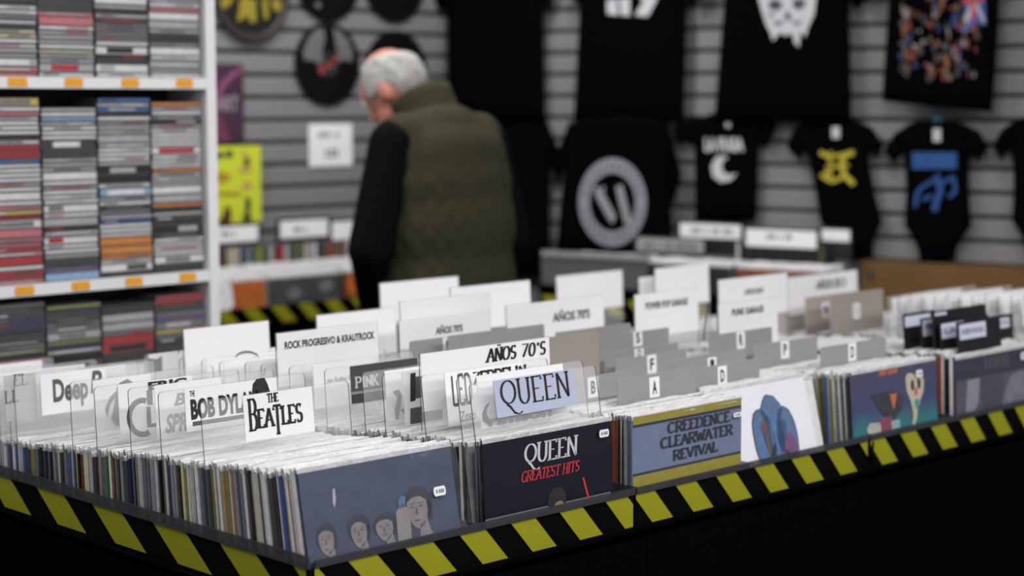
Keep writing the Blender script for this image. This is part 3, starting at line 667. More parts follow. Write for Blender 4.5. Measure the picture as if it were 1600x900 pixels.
# grey letter cards
def letter(xl, yl, xr, yr, y, ch, sx, sy, label, col, pm=M_CARD, sw=.028, sh=.038):
    p1 = onY(xr, yr, y); p0 = onY(xl, yl, y); w = p1[0] - p0[0]; z = (p0[2] + p1[2]) / 2; th = R(3); DIV[col].append(y)
    t = thing('letter_card', label, 'divider', (p0[0], y, z), (-th, 0, 0), 'grey letter cards')
    mb = MB(); mb.prism([(0, 0, -.2), (w, 0, -.2), (w, 0, -.003), (w - .003, 0, 0), (.003, 0, 0), (0, 0, -.003)], (0, .0018, 0)); mb.build('card', pm, t)
    if sx is None: return
    q0 = np.array([p0[0], y, z]); n = np.array([0, -math.cos(th), math.sin(th)]); d = onP(sx, sy, q0, n) - q0; cx, cz = d[0], d[1] * math.sin(th) + d[2] * math.cos(th)
    z1 = min(cz + sh / 2, -.001)
    mb = MB(); mb.box(cx - sw / 2, cx + sw / 2, -.0012, -.0004, cz - sh / 2, z1); s = mb.build('letter_sticker', M_PAPER, t)
    mb = MB(); put(mb, sans(ch, .03), cx - sw * .22, cx + sw * .22, cz - sh * .32, min(cz + sh * .32, z1 - .001), -.0016); mb.build('letter', M_INK, s)
letter(965, 592, 1086, 575, .112, 'A', 1022, 605, 'grey letter card A behind the yellow-bordered cover', 2)
letter(878, 595, 990, 577, .20, 'B', 926, 605, 'grey letter card B beside the tall serif card', 2)
letter(962, 563, 1072, 545, .36, 'F', 1018, 569, 'grey letter card F left of the white cover column', 3)
letter(945, 551, 1060, 536, .405, 'O', 998, 551, 'grey letter card with half-hidden round letter', 3, sh=.03)
letter(925, 527, 1045, 512, .46, 'S', 996, 527, 'grey letter card S below the bold genre card', 3)
letter(868, 519, 985, 505, .52, None, None, None, 'plain grey card behind letter card S', 3)
letter(815, 533, 935, 516, .36, None, None, None, 'plain tan card left of letter card S', 2, M_CARDTAN)
letter(640, 533, 800, 514, .58, 'N', 700, 540, 'grey letter card under the small decade heading', 2, M_CARD)
letter(700, 526, 850, 505, .53, None, None, None, 'plain grey card between the two decade headings', 2, M_CARD)
letter(1070, 578, 1186, 560, .15, 'D', 1128, 587, 'grey letter card D behind the white cover', 3)
letter(1053, 561, 1165, 547, .23, 'I', 1112, 567, 'grey letter card with small dark mark behind card D', 3, sh=.022)
letter(1108, 524, 1206, 511, .31, 'R', 1157, 531, 'grey letter card R right of the coloured sleeves', 4)
letter(1178, 540, 1277, 525, .25, 'P', 1226, 546, 'grey letter card P in the purple cover column', 4)
letter(1282, 543, 1384, 527, .115, 'D', 1331, 550, 'grey letter card D right behind the purple cover', 4)
letter(1210, 470, 1300, 456, .76, 'L', 1240, 482, 'pinkish letter card left of the clear panels', 6, M_CARDPINK)
letter(1258, 466, 1345, 453, .66, 'I', 1290, 484, 'pinkish letter card second from the clear panels', 6, M_CARDPINK)
letter(1298, 462, 1380, 450, .56, 'O', 1338, 486, 'tan letter card next to the clear panels', 6, M_CARDTAN)
# clear panels of the seventh column, right of the pinkish cards
for k in range(12):
    yy = .44 - .034 * k
    t, loc = divider(6, 0, 0, None, 'clear divider in the far right column, %s from the tan letter card' % ordinal(k + 1), y=yy, z=ztop(yy) + .098 + .004 * (k % 3), group='clear dividers in the far right column')
    mb = MB(); o = .02 + .02 * (k % 3); mb.box(o, .22 + .03 * (k % 2), -.0016, -.0006, -.075, -.006); pp = mb.build('paper_label', M_PAPER, t)
    if k > 3: flat('ink_block', [[(o + .03 + .014 * j, -.05), (o + .036 + .014 * j, -.05), (o + .036 + .014 * j, -.018 - .006 * (j % 2)), (o + .03 + .014 * j, -.02)] for j in range(3 + k % 3)], M_INKSOFT, pp, -.0021)
# black framed name cards of the sixth column
M_BLACKCARD = mat('black_card', (.010, .010, .012), .5, .1)
for (xl, yl, xr, yr, px, txt, lab) in [(1411, 491, 1460, 485, (1413, 495, 1453, 512), None, 'black name card, leftmost of its group with blank grey strip'), (1457, 487, 1540, 480, (1460, 488, 1478, 494), None, 'black name card mostly hidden, with small white strip'),
        (1439, 498, 1510, 488, (1441, 501, 1490, 526), 'PEARL J', 'black name card second from left with serif name'), (1469, 504, 1545, 492, (1470, 506, 1505, 530), 'CRA', 'black name card with three letters showing'),
        (1540, 496, 1581, 490, (1546, 500, 1576, 516), 'MISFITS', 'black name card at the right of its group'), (1495, 504, 1562, 494, (1498, 508, 1539, 532), 'NIRVANA', 'black name card foremost of its group')]:
    X0 = 1.80
    y, z = div_plane(X0, xl, yl)
    if txt == 'MISFITS': y, z = .075, onY(1540, 496, .075)[2]; X0 = onY(1540, 496, y)[0]
    w = onY(xr, yr, y)[0] - X0; th = R(6); DIV[5].append(y)
    t = thing('name_card', lab, 'divider', (X0, y, z), (-th, 0, 0), 'black name cards')
    mb = MB(); mb.box(0, w, 0, .003, -.2, 0); mb.build('card', M_BLACKCARD, t)
    q0 = np.array([X0, y, z]); n = np.array([0, -math.cos(th), math.sin(th)])
    def loc(a, b): d = onP(a, b, q0, n) - q0; return d[0], d[1] * math.sin(th) + d[2] * math.cos(th)
    a = loc(px[0], px[1]); b = loc(px[2], px[1]); d = loc(px[0], px[3])
    mb = MB(); mb.box(a[0], b[0], -.0016, -.0004, d[1], min(a[1], -.004)); pp = mb.build('name_strip', mat('bluish_white_paper', (.62, .65, .80), .6, .03), t)
    if txt:
        mb = MB(); hh = a[1] - d[1]; ww = b[0] - a[0]
        put(mb, serif(txt.replace('J', 'I').replace('F', 'E').replace('M', 'N'), .24, .08, .06, .1) if 0 else sans(txt, .01), a[0] + ww * .08, b[0] - ww * .08, d[1] + hh * .3, d[1] + hh * .72, -.0021); mb.build('lettering', M_INKGREY, pp)
# thin metal rod standing by the two-word card
mb = MB(); p = onX(1106, 475, 1.385); q = onX(1099, 531, 1.385); mb.tube([(0, 0, 0), (p[0] - q[0], p[1] - q[1], p[2] - q[2])], .0016, 6)
ro = mb.build('card_rod', M_EDGE, None, loc=tuple(q)); tag(ro, 'thin dark rod standing left of the two-word genre card', 'rod')
DIV[4].append(float(q[1]))

# ------------------------------------------------------------------ fill the rows
SEQ0 = ['white', 'pinkish', 'black', 'white', 'tan', 'blue', 'pale grey', 'white', 'charcoal', 'charcoal', 'pale grey', 'white', 'cream', 'charcoal', 'pale grey', 'cream', 'cream', 'black', 'red', 'charcoal', 'white', 'slate', 'slate', 'grey', 'slate', 'orange', 'cream', 'olive', 'tan', 'tan', 'white', 'charcoal', 'grey', 'cream', 'olive', 'charcoal', 'grey', 'pale grey', 'slate', 'olive', 'white', 'slate', 'cream', 'pale grey', 'cream', 'olive', 'pale yellow', 'grey', 'charcoal', 'charcoal', 'grey', 'grey', 'navy', 'navy', 'cream', 'olive', 'black', 'pale grey', 'white', 'grey', 'teal', 'charcoal', 'grey', 'slate', 'slate', 'pale grey', 'cream', 'olive', 'black', 'navy', 'navy', 'charcoal', 'charcoal', 'grey', 'grey', 'charcoal', 'olive', 'tan', 'brown', 'white', 'green', 'green', 'purple', 'purple', 'tan', 'charcoal', 'pale grey', 'pale grey', 'grey']
SEQS = {1: ['charcoal', 'black', 'slate', 'grey', 'charcoal', 'cream', 'black', 'charcoal', 'pale yellow'], 2: ['slate', 'grey', 'black', 'cream', 'black', 'brown', 'red', 'charcoal', 'tan'], 3: ['white'] * 6, 4: ['black', 'charcoal', 'white', 'charcoal', 'pale grey', 'charcoal', 'grey', 'cream', 'olive'],
        5: ['white', 'black', 'white', 'red', 'charcoal', 'brown', 'charcoal', 'blue', 'teal', 'red']}
LIM = {0: 1.07, 1: .26, 2: .18, 3: .16, 4: .16, 5: .15, 6: -1, 7: -1}
rest = MB(); REST_M = list(PAL.keys()); rest_mats = [PM[k] for k in REST_M] + [M_BOARD, M_SLEEVE]
used = {}
for c in range(8):
    rnd = random.Random(100 + c); y = FY[c] + .0075; k = 0; gap_done = False
    while y < TBL_Y1 - .03:
        ti = rnd.choice([0, 0, 1, 1, 1, 2, 2, 3]); t = THK[ti]
        if c == 0 and k < 2: ti = 3; t = THK[3]
        if any(abs(d - (y + t / 2)) < t / 2 + .0035 for d in DIV[c]): y += .002; continue
        if .663 < y < .70 and c > 0: y = .70; continue
        seq = SEQ0 if c == 0 else SEQS.get(c, [])
        color = seq[k] if k < len(seq) else rnd.choice(WEIGHT)
        q = min(1., max(0., y / .3)); q = q * q * (3 - 2 * q)
        th = (lean(y) if c == 0 else FTH[c] + (R(2.) - FTH[c]) * q) + R(rnd.uniform(-.12, .12))
        z = ztop(y) + rnd.uniform(-.006, .004)
        if c == 4 and .43 < y < .48: z += .004 + .4 * (y - .43); color = ['pale yellow', 'orange', 'pinkish', 'pale yellow'][k % 4]
        xo = rnd.uniform(-.003, .004) + (FXO[c] * max(0, 1 - y / .15))
        if y < LIM[c]:
            record(c, y, z, th, color, '%s record sleeve, %s behind the %s' % (color, ordinal(k + 1), FRONT_NAME[c]), 'records filed in column %s' % ['one', 'two', 'three', 'four', 'five', 'six'][c], ti, xo)
        else:
            Mx = Matrix.Translation((COLX[c] + xo, y, z)) @ Matrix.Rotation(-th, 4, 'X')
            ci = REST_M.index(color)
            rest.box(0, LPW, 0, t, -.303, 0, ci, Mx)
            l = rnd.choice(LIPS[ti]); o = len(rest.v)
            rest.v += [tuple(Mx @ v.co) for v in l.vertices]; rest.f += [tuple(i + o for i in p.vertices) for p in l.polygons]; rest.m += [len(REST_M) + 1] * len(l.polygons)
        k += 1
        y += t + rnd.uniform(.0006, .0022) + (rnd.uniform(0, .004) if rnd.random() < .08 else 0)
tag(rest.build('filed_records', rest_mats), 'tightly filed records in clear sleeves filling the back of the table', 'records', kind='stuff')
#@@PART2
# ------------------------------------------------------------------ shelf of CD cases on the left
YS = 1.6
sh = thing('cd_shelf', 'white metal shelf unit packed with stacked CD cases', 'shelf', (.42, YS, 0))
def B(name, x0, x1, y0, y1, z0, z1, m, parent=None, org=None):
    org = parent.location if org is None else org
    mb = MB(); mb.box(x0 - org[0], x1 - org[0], y0 - org[1], y1 - org[1], z0 - org[2], z1 - org[2]); return mb.build(name, m, parent)
XR = onY(318, 120, YS)[0]; XE = onY(333, 120, YS)[0]
B('side_panel', XR, XE, YS - .012, YS + .17, 0, 2.2, M_WHITEMETAL, sh)
B('side_panel', -.10, -.065, YS - .012, YS + .17, 0, 2.2, M_WHITEMETAL, sh)
B('back_panel', -.065, XR, YS + .155, YS + .165, 0, 2.2, mat('dark_shelf_back', (.05, .05, .055), .7, .1), sh)
BZ = [.915, 1.127, 1.594, 2.06]                # top face of each board
for k, z in enumerate(BZ):
    b = B('shelf_board', -.064, XR - .001, YS - .012, YS + .153, z - .026, z, M_WHITEMETAL, sh)
    if k in (1, 2):
        for px, py in ([(38, 440), (126, 438), (209, 432), (293, 423)] if k == 1 else [(27, 115), (115, 118), (203, 119), (288, 117)]):
            p = onY(px, py, YS - .0125); mb = MB(); w = .0235
            mb.prism([(p[0] - w - .42, p[1] - YS, z - .0225), (p[0] + w - .42, p[1] - YS, z - .0225), (p[0] + w - .42, p[1] - YS, z - .004), (p[0] + w * .8 - .42, p[1] - YS, z - .002), (p[0] - w * .8 - .42, p[1] - YS, z - .002), (p[0] - w - .42, p[1] - YS, z - .004)], (0, -.001, 0))
            mb.build('price_tag', M_ORANGE, b)
CDH = .0106
M_CDCLEAR = mat('jewel_case_plastic', (.10, .10, .105), .3, .1, spec=.3)
CDC = {'white': (.62, .62, .64), 'silver': (.36, .36, .38), 'grey': (.17, .17, .18), 'black': (.018, .018, .02), 'charcoal': (.05, .05, .055), 'red': (.38, .03, .035), 'pink': (.50, .16, .18), 'blue': (.05, .13, .36), 'sky blue': (.22, .36, .52),
       'cream': (.52, .47, .34), 'yellow': (.50, .40, .10), 'orange': (.55, .20, .04), 'purple': (.16, .07, .24), 'brown': (.16, .10, .07), 'magenta': (.50, .05, .20), 'olive green': (.20, .24, .06), 'navy': (.03, .035, .10)}
CM = {k: mat('cd_spine_' + k.replace(' ', '_'), v, .35, .25, 40, coat=.5) for k, v in CDC.items()}
def cd_mesh(kind, hh=None):
    mb = MB(); w, d, h = .1405, .124, (hh or CDH) - .0004
    # jewel case: tray and lid with the hinge gap, spine insert set between clear rails
    mb.box(0, w, .0012, d, 0, h, 1)
    mb.box(.0015, w - .0015, 0, .0012, .0022, h - .0016, 0)
    mb.box(0, w, -.0006, .0012, 0, .0019, 1); mb.box(0, w, -.0006, .0012, h - .0013, h, 1)
    a, b = [(.012, .05), (.03, .10), (.07, .125), (.02, .12)][kind]
    mb.box(a, b, -.0004, 0, .004, h - .0036, 2)
    return mb.mesh('cd_case', [CM['white'], M_CDCLEAR, CM['black']])
CDM = [cd_mesh(k) for k in range(4)]; CDM2 = [cd_mesh(k, .0205) for k in range(4)]
WT = ['white'] * 7 + ['silver'] * 7 + ['grey'] * 3 + ['charcoal'] * 2 + ['black'] * 3 + ['cream', 'pink']
MIX = {0: ['red'] * 3 + ['pink'] * 4 + ['white'] * 7 + ['silver'] * 2 + ['black'] * 2 + ['cream', 'yellow', 'blue', 'grey', 'silver', 'orange'], 1: ['white'] * 10 + ['silver'] * 5 + ['black'] * 3 + ['red', 'cream', 'charcoal', 'purple', 'sky blue', 'brown'],
       2: ['white'] * 8 + ['silver'] * 3 + ['blue'] * 2 + ['sky blue'] * 3 + ['black'] * 3 + ['red', 'cream', 'orange', 'silver', 'magenta', 'brown', 'grey'], 3: ['white'] * 9 + ['silver'] * 3 + ['charcoal'] * 4 + ['black'] * 3 + ['silver'] * 2 + ['red', 'olive green', 'brown', 'orange', 'grey']}
LOW = ['black'] * 5 + ['charcoal'] * 5 + ['grey'] * 3 + ['white', 'silver', 'red', 'orange', 'blue', 'navy', 'olive green', 'yellow', 'brown']
SN = ['leftmost', 'second', 'third', 'rightmost']
for si in range(4):
    x0 = XR - .003 - .1455 * (4 - si) + .001
    for lev, (z0, n) in enumerate([(BZ[0], [15, 14, 13, 14][si]), (BZ[1], [38, 37, 39, 38][si]), (BZ[2], 18)]):
        rnd = random.Random(si * 10 + lev + 3); last = None
        zz = 0.; k = -1
        while zz < n * CDH:
            k += 1; big = rnd.random() < .22; pool = LOW if lev == 0 else (MIX[si] if lev == 1 else WT)
            c = last if (last and rnd.random() < .25) else rnd.choice(pool); last = c
            o = link('cd_case', rnd.choice(CDM2 if big else CDM), None, (x0 + rnd.uniform(-.001, .001), YS + .002 + rnd.uniform(0, .005), z0 + .0003 + zz)); zz += .0205 if big else CDH
            o.material_slots[0].link = 'OBJECT'; o.material_slots[0].material = CM[c]
            c2 = rnd.choice(['black', 'white', 'grey', 'red', 'silver', 'charcoal']) if rnd.random() < .6 else c
            o.material_slots[2].link = 'OBJECT'; o.material_slots[2].material = CM[c2]
            tag(o, '%s CD case, %s from the bottom of the %s stack on the %s shelf' % (c, ordinal(k + 1), SN[si], ['lower', 'middle', 'upper'][lev]), 'cd case', 'CD cases on the %s shelf' % ['lower', 'middle', 'upper'][lev])

# ------------------------------------------------------------------ things on the left slat wall
def wbuild(mb, name, m, parent, smooth=False):
    L = parent.location; mb.v = [(v[0] - L[0], v[1] - L[1], v[2] - L[2]) for v in mb.v]
    return mb.build(name, m, parent, smooth)
YP = YW - .022
def sheet_left(name, label, cat, px, m, prints=(), y=YP):
    """flat sheet on the left wall: px = (xl, yt, xr, yb)"""
    a = onY(px[0], px[1], y); b = onY(px[2], px[1], y); d = onY(px[0], px[3], y)
    t = thing(name, label, cat, (float((a[0] + b[0]) / 2), y, float(d[2])))
    mb = MB(); mb.box(a[0], b[0], y, y + .004, d[2], a[2]); sh_ = wbuild(mb, 'sheet', m, t)
    for nm, polys, mm in prints:
        mb = MB()
        for p in polys: mb.add([onY(x, yy, y - .0012) for x, yy in p], [tuple(range(len(p)))])
        wbuild(mb, nm, mm, t)
    return t
def marks(x0, y0, x1, y1, n, seed=1):
    """a line of writing too blurred to read"""
    r_ = random.Random(seed); q = []; w = (x1 - x0) / n
    for i in range(n):
        if n > 5 and r_.random() < .12: continue
        a = x0 + w * i; b = a + w * r_.uniform(.6, .85); c = y0 + r_.uniform(0, .15) * (y1 - y0); q.append([(a, c), (b, c), (b, y1), (a, y1)])
    return q
def rect(x0, y0, x1, y1): return [(x0, y0), (x1, y0), (x1, y1), (x0, y1)]
def pblob(cx, cy, rx, ry, n=14, jit=0., seed=1): return blob(cx, cy, rx, ry, n, jit, seed)
def sanspx(txt, x0, y0, x1, y1, bold=.03):
    v, f = sans(txt, bold); return [[(x0 + (x1 - x0) * v[i][0], y1 - (y1 - y0) * v[i][1]) for i in p] for p in f]
sheet_left('poster', 'dark purple poster with pink streak beside the white shelf', 'poster', (322, 99, 380, 222), mat('plum_poster', (.055, .025, .05), .45, .35, 8, coat=.3),
           [('pink_streak', [[(334, 155), (345, 128), (362, 112), (379, 104), (379, 112), (364, 122), (350, 138), (339, 165)]], mat('poster_pink', (.24, .07, .15), .5, .3, 30)),
            ('wine_area', [[(322, 200), (352, 200), (362, 222), (322, 222)], [(322, 178), (345, 178), (352, 200), (322, 200)]], mat('poster_wine', (.16, .035, .075), .5, .3, 20)),
            ('lettering', sanspx('ART', 338, 150, 372, 174), mat('poster_grey', (.30, .26, .29), .5, .1))])
M_LIME = mat('lime_yellow_paper', (.60, .68, .035), .5, .05, 12)
sheet_left('poster', 'bright lime yellow poster with small dark figures', 'poster', (324, 229, 407, 351), M_LIME,
           [('dark_figures', [pblob(343, 243, 8, 5, 10, .3, 1), pblob(358, 241, 7, 6, 10, .2, 2), pblob(386, 254, 5, 9, 10, .2, 3), pblob(387, 322, 5, 15, 12, .2, 4), pblob(386, 340, 7, 8, 10, .2, 5)], mat('poster_dark_green', (.05, .06, .03), .5, .2)),
            ('ochre_lettering', [pblob(346, 277, 15, 8, 16, .2, 6), rect(336, 300, 376, 306)], mat('poster_ochre', (.42, .25, .02), .5, .2)),
            ('salmon_patches', [pblob(382, 266, 12, 4, 12, .3, 7), pblob(386, 291, 9, 7, 12, .3, 8), pblob(381, 240, 6, 4, 9, .3, 9)], mat('poster_salmon', (.55, .28, .12), .5, .2)),
            ('brown_figures', [pblob(356, 336, 6, 16, 12, .25, 10), pblob(347, 345, 6, 7, 10, .3, 11)], mat('poster_brown', (.12, .03, .02), .5, .2))], y=YP - .03)
sheet_left('wall_notice', 'white paper notice with two lines of grey writing', 'notice', (483, 194, 550, 261), M_PAPER,
           [('writing', marks(497, 206, 538, 215, 6) + marks(508, 232, 530, 246, 3), M_INKSOFT)])

def wall_disc(label, cx, cy, rad, m, lab_m, prints=(), y=YP - .006):
    c = onY(cx, cy, y); t = thing('wall_record', label, 'record', tuple(map(float, c)), group='records hung on the slat wall')
    mb = MB(); n = 40; prof = [(.0036, -.0012), (.016, -.0012), (.05, -.0020), (.051, -.0012), (rad * .8, -.0014), (rad * .97, -.0014), (rad, 0), (rad * .97, .0012), (.0036, .0012)]
    for r, yy in prof:
        for k in range(n): a = 2 * math.pi * k / n; mb.v.append((r * math.cos(a), yy, r * math.sin(a)))
    for i in range(len(prof) - 1):
        for k in range(n): k2 = (k + 1) % n; mb.f.append((i * n + k, i * n + k2, (i + 1) * n + k2, (i + 1) * n + k)); mb.m.append(0)
    mb.build('disc', m, t)
    mb = MB(); o = [(.048 * math.cos(2 * math.pi * k / 28), -.0026, .048 * math.sin(2 * math.pi * k / 28)) for k in range(28)]
    mb.prism(o, (0, .0005, 0)); mb.build('centre_label', lab_m, t)
    mb = MB(); mb.tube([(0, -.004, 0), (0, .02, 0)], .0035, 8); mb.build('peg', M_STEEL, t)
    for nm, polys, mm in prints:
        mb = MB()
        for p in polys: mb.add([onY(x, yy, y - .0032) for x, yy in p], [tuple(range(len(p)))])
        wbuild(mb, nm, mm, t)
    return t
M_VINYL = mat('black_vinyl', (.005, .005, .006), .4, .2, 90, spec=.15)
M_VLAB = mat('black_label_paper', (.02, .02, .022), .5, .2)
M_PICG = mat('picture_disc_grey', (.15, .145, .15), .5, .25, 30)
wall_disc('black vinyl record on the wall, upper left of the man', 513, -32, .151, M_VINYL, M_VLAB, [('pale_spot', [pblob(497, 8, 5, 4)], M_PICG)])
wall_disc('black vinyl record on the wall right above the man', 617, -28, .151, M_VINYL, M_VLAB)
wall_disc('picture vinyl record with grey lobes and red centre on the wall', 512, 100, .151, M_VINYL, M_VLAB,
          [('grey_lobes', [[(477, 95), (473, 82), (480, 62), (492, 47), (505, 43), (508, 60), (503, 80), (505, 95), (497, 100), (486, 93)], [(520, 43), (534, 50), (546, 66), (551, 84), (549, 97), (540, 92), (530, 97), (527, 84), (524, 65)]], M_PICG),
           ('red_mark', [[(505, 100), (520, 96), (526, 84), (530, 82), (524, 104), (513, 107)], [(497, 105), (504, 102), (508, 112), (500, 117)]], mat('picture_disc_red', (.34, .06, .05), .5, .2)),
           ('pale_glint', [[(516, 104), (522, 96), (526, 98), (520, 108)]], mat('picture_disc_pale', (.36, .30, .32), .5, .1))])
wall_disc('black vinyl record on the wall behind the man\'s head', 619, 112, .155, M_VINYL, M_VLAB)
# round sign with yellow lettering
c = onY(393, -8, YP - .01); t = thing('round_sign', 'round black sign with mustard yellow lettering, top left', 'sign', tuple(map(float, c)))
mb = MB(); n = 48; rr = .163
for r, yy in [(.0, -.006), (rr * .84, -.006), (rr * .88, -.012), (rr * .98, -.012), (rr, -.006), (rr, .004), (.0, .004)]:
    for k in range(n): a = 2 * math.pi * k / n; mb.v.append((r * math.cos(a), yy, r * math.sin(a)))
for i in range(6):
    for k in range(n): k2 = (k + 1) % n; mb.f.append((i * n + k, i * n + k2, (i + 1) * n + k2, (i + 1) * n + k)); mb.m.append(1 if i in (1, 2, 3) else 0)
mb.build('sign_disc', [mat('sign_black', (.012, .012, .010), .4, .2), mat('sign_dark_rim', (.035, .03, .025), .5, .3)], t)
mb = MB()
for p in [[(345, 2), (354, -6), (365, -2), (358, 8), (350, 14), (346, 10)], [(374, 0), (382, -4), (400, 0), (401, 33), (391, 36), (388, 24), (380, 30), (370, 33), (374, 16)], [(409, 0), (418, -3), (420, 28), (413, 30)], [(424, 2), (432, -4), (440, 6), (439, 14), (431, 19), (426, 12)]]:
    mb.add([onY(x, y, YP - .0175) for x, y in p], [tuple(range(len(p)))])
wbuild(mb, 'yellow_lettering', mat('sign_mustard', (.30, .24, .02), .5, .2), t)

# ------------------------------------------------------------------ bins along the left wall
def hazard(t, f, L, z, th=.057, per=.113, ph=0., name='tape_stripe'):
    """f(s, z) -> world point on the face; stripes from s=0..L"""
    n = int(L / per) + 2
    for k in range(-1, n):
        a = ph + k * per
        p = clip_poly([(a, z), (a + per * .5, z), (a + per * .95, z - th), (a + per * .45, z - th)], .002, L - .002)
        if len(p) > 2:
            mb = MB(); q = [f(s, zz) for s, zz in p]; nn = f(0, 0, 1) - f(0, 0); mb.prism(q, nn); wbuild(mb, name, M_YELLOW, t)
YB = 2.735; XB0, XB1 = 1.25, 2.74
rest2 = MB()
def bin_rest(x, y, z, th, rz, color):
    Mx = Matrix.Translation((x, y, z)) @ Matrix.Rotation(rz, 4, 'Z') @ Matrix.Rotation(-th, 4, 'X')
    rest2.box(0, LPW, 0, THK[2], -.303, 0, REST_M.index(color), Mx)
    l = random.choice(LIPS[2]); o = len(rest2.v)
    rest2.v += [tuple(Mx @ v.co) for v in l.vertices]; rest2.f += [tuple(i + o for i in p.vertices) for p in l.polygons]; rest2.m += [len(REST_M) + 1] * len(l.polygons)
wb = thing('wall_bin', 'black two-tier bin with hazard tape under the slat wall', 'bin', (2.0, YB, 0))
B('front_panel', XB0, XB1, YB - .012, YB, 0, .86, M_BLACK, wb)
B('step', XB0, XB1, YB + .20, YB + .212, .5, .93, M_BLACK, wb)
B('tier_floor', XB0, XB1, YB, YB + .20, .62, .64, M_BLACK, wb)
B('upper_floor', XB0, XB1, YB + .212, YW - .03, .90, .915, M_BLACK, wb)
B('back_panel', XB0, XB1, YW - .03, YW - .022, 0, .98, M_BLACK, wb)
B('side_panel', XB0 - .012, XB0, YB - .012, YW - .022, 0, .90, M_BLACK, wb)
B('side_panel', XB1, XB1 + .012, YB - .012, YW - .022, 0, .90, M_BLACK, wb)
hazard(wb, lambda s, z, o=0: np.array([XB0 + s, YB - .0122 - .0006 * o, z]), XB1 - XB0, .86, ph=.02)
def bin_record(x, y, z, m, label, prints=(), rz=0., th=R(4), group='records in the wall bins', w=LPW):
    t = thing('vinyl_record', label, 'record', (x, y, z), (-th, 0, rz), group)
    o = link('cover', COVERS[2], t); o.material_slots[0].link = 'OBJECT'; o.material_slots[0].material = m
    link('plastic_sleeve', LIPS[2][0], t)
    for nm, polys, mm in prints: flat(nm, polys, mm, t, -.0012)
    return t
ORG = mat('cover_orange', (.50, .13, .03), .4, .5, 14, coat=.4); GRYC = mat('cover_dim_grey', (.06, .062, .068), .4, .5, 14, coat=.4); MULT = mat('cover_rust', (.20, .06, .03), .4, .6, 14, coat=.4)
zf = .952
fr = [(1.33, GRYC, 'grey record cover in the wall bin behind the shelf post', ()), (1.645, ORG, 'orange record cover with white figure in the wall bin', [('white_figure', [blob(.14, -.05, .035, .06, 12, .2, 3)], M_PAPER), ('green_patch', [blob(.10, -.03, .03, .02, 10, .2, 4)], mat('cover_leaf', (.25, .35, .18), .5, .2))]),
      (1.965, GRYC, 'dim grey record cover in the middle of the wall bin', [('pale_mark', [blob(.24, -.045, .03, .022, 10, .15, 5), blob(.10, -.06, .03, .02, 10, .2, 6)], mat('cover_ash', (.16, .17, .17), .5, .3))]),
      (2.285, MULT, 'colourful record cover at the right of the wall bin', [('orange_patch', [blob(.04, -.045, .035, .04, 12, .2, 7)], mat('cover_tangerine', (.55, .13, .02), .5, .3)), ('blue_patch', [blob(.12, -.085, .025, .03, 10, .2, 8), blob(.24, -.06, .02, .03, 10, .2, 9)], mat('cover_powder', (.16, .26, .38), .5, .3)), ('yellow_patch', [blob(.19, -.04, .03, .03, 10, .2, 10)], mat('cover_mustard', (.35, .25, .03), .5, .3))])]
for x, m, lab, pr in fr:
    bin_record(x, YB + .02, zf, m, lab, pr)
    for k in range(1, 22):
        yy = YB + .02 + .0078 * k
        c = random.choice(WEIGHT)
        bin_rest(x + random.uniform(-.004, .004), yy, zf + .0012 * k + random.uniform(-.004, .004), R(4), 0, c)
# upper tier: small cases standing in a row, spines to the room
xx = XB0 + .02; k = 0; rnd = random.Random(5)
spm = {}
while xx < XB1 - .03:
    w = rnd.choice([.012, .014, .018, .024]); c = rnd.choice(['cream', 'olive green', 'charcoal', 'grey', 'silver', 'brown', 'white', 'sky blue', 'black', 'cream', 'olive green', 'red'] if xx < 2.25 else ['silver', 'sky blue', 'brown', 'red', 'cream', 'white', 'charcoal'])
    if w not in spm:
        mb = MB(); mb.box(0, w - .001, .002, .12, 0, .125, 1); mb.box(.001, w - .002, 0, .002, .003, .122, 0); spm[w] = mb.mesh('standing_case', [CM['white'], M_CDCLEAR])
    k += 1
    o = link('standing_case', spm[w], None, (xx, YB + .222, .9155)); o.material_slots[0].link = 'OBJECT'; o.material_slots[0].material = CM[c]
    tag(o, '%s spined case standing on the upper tier, %s from the bin\'s left end' % (c, ordinal(k)), 'case', 'cases standing in the wall bin')
    xx += w + rnd.uniform(.0005, .003)
def header_left(label, px, txt, tb, y):
    a = onY(px[0], px[1], y); b = onY(px[2], px[1], y); d = onY(px[0], px[3], y)
    t = thing('header_sign', label, 'sign', (float(a[0] + b[0]) / 2, y, float(d[2]) - .12), group='header signs over the bins')
    mb = MB(); mb.box(a[0] - .012, b[0] + .012, y + .002, y + .010, d[2] - .10, a[2] + .01); wbuild(mb, 'board', M_BLACKCARD, t)
    mb = MB(); mb.box(a[0], b[0], y - .0005, y + .002, d[2], a[2]); s = wbuild(mb, 'white_strip', M_PAPER, t)
    if txt:
        mb = MB()
        for p in marks(*tb, txt): mb.add([onY(x, yy, y - .0012) for x, yy in p], [tuple(range(len(p)))])
        wbuild(mb, 'lettering', M_INKGREY, t)
header_left('black header sign with white strip below the lime poster', (330, 356, 403, 381), 6, (346, 362, 374, 369), 2.985)
header_left('black header sign with white strip left of the man', (438, 346, 512, 373), 6, (459, 355, 485, 362), 2.985)
header_left('black header sign half hidden behind the man\'s arm', (519, 347, 575, 375), '', None, 2.98)

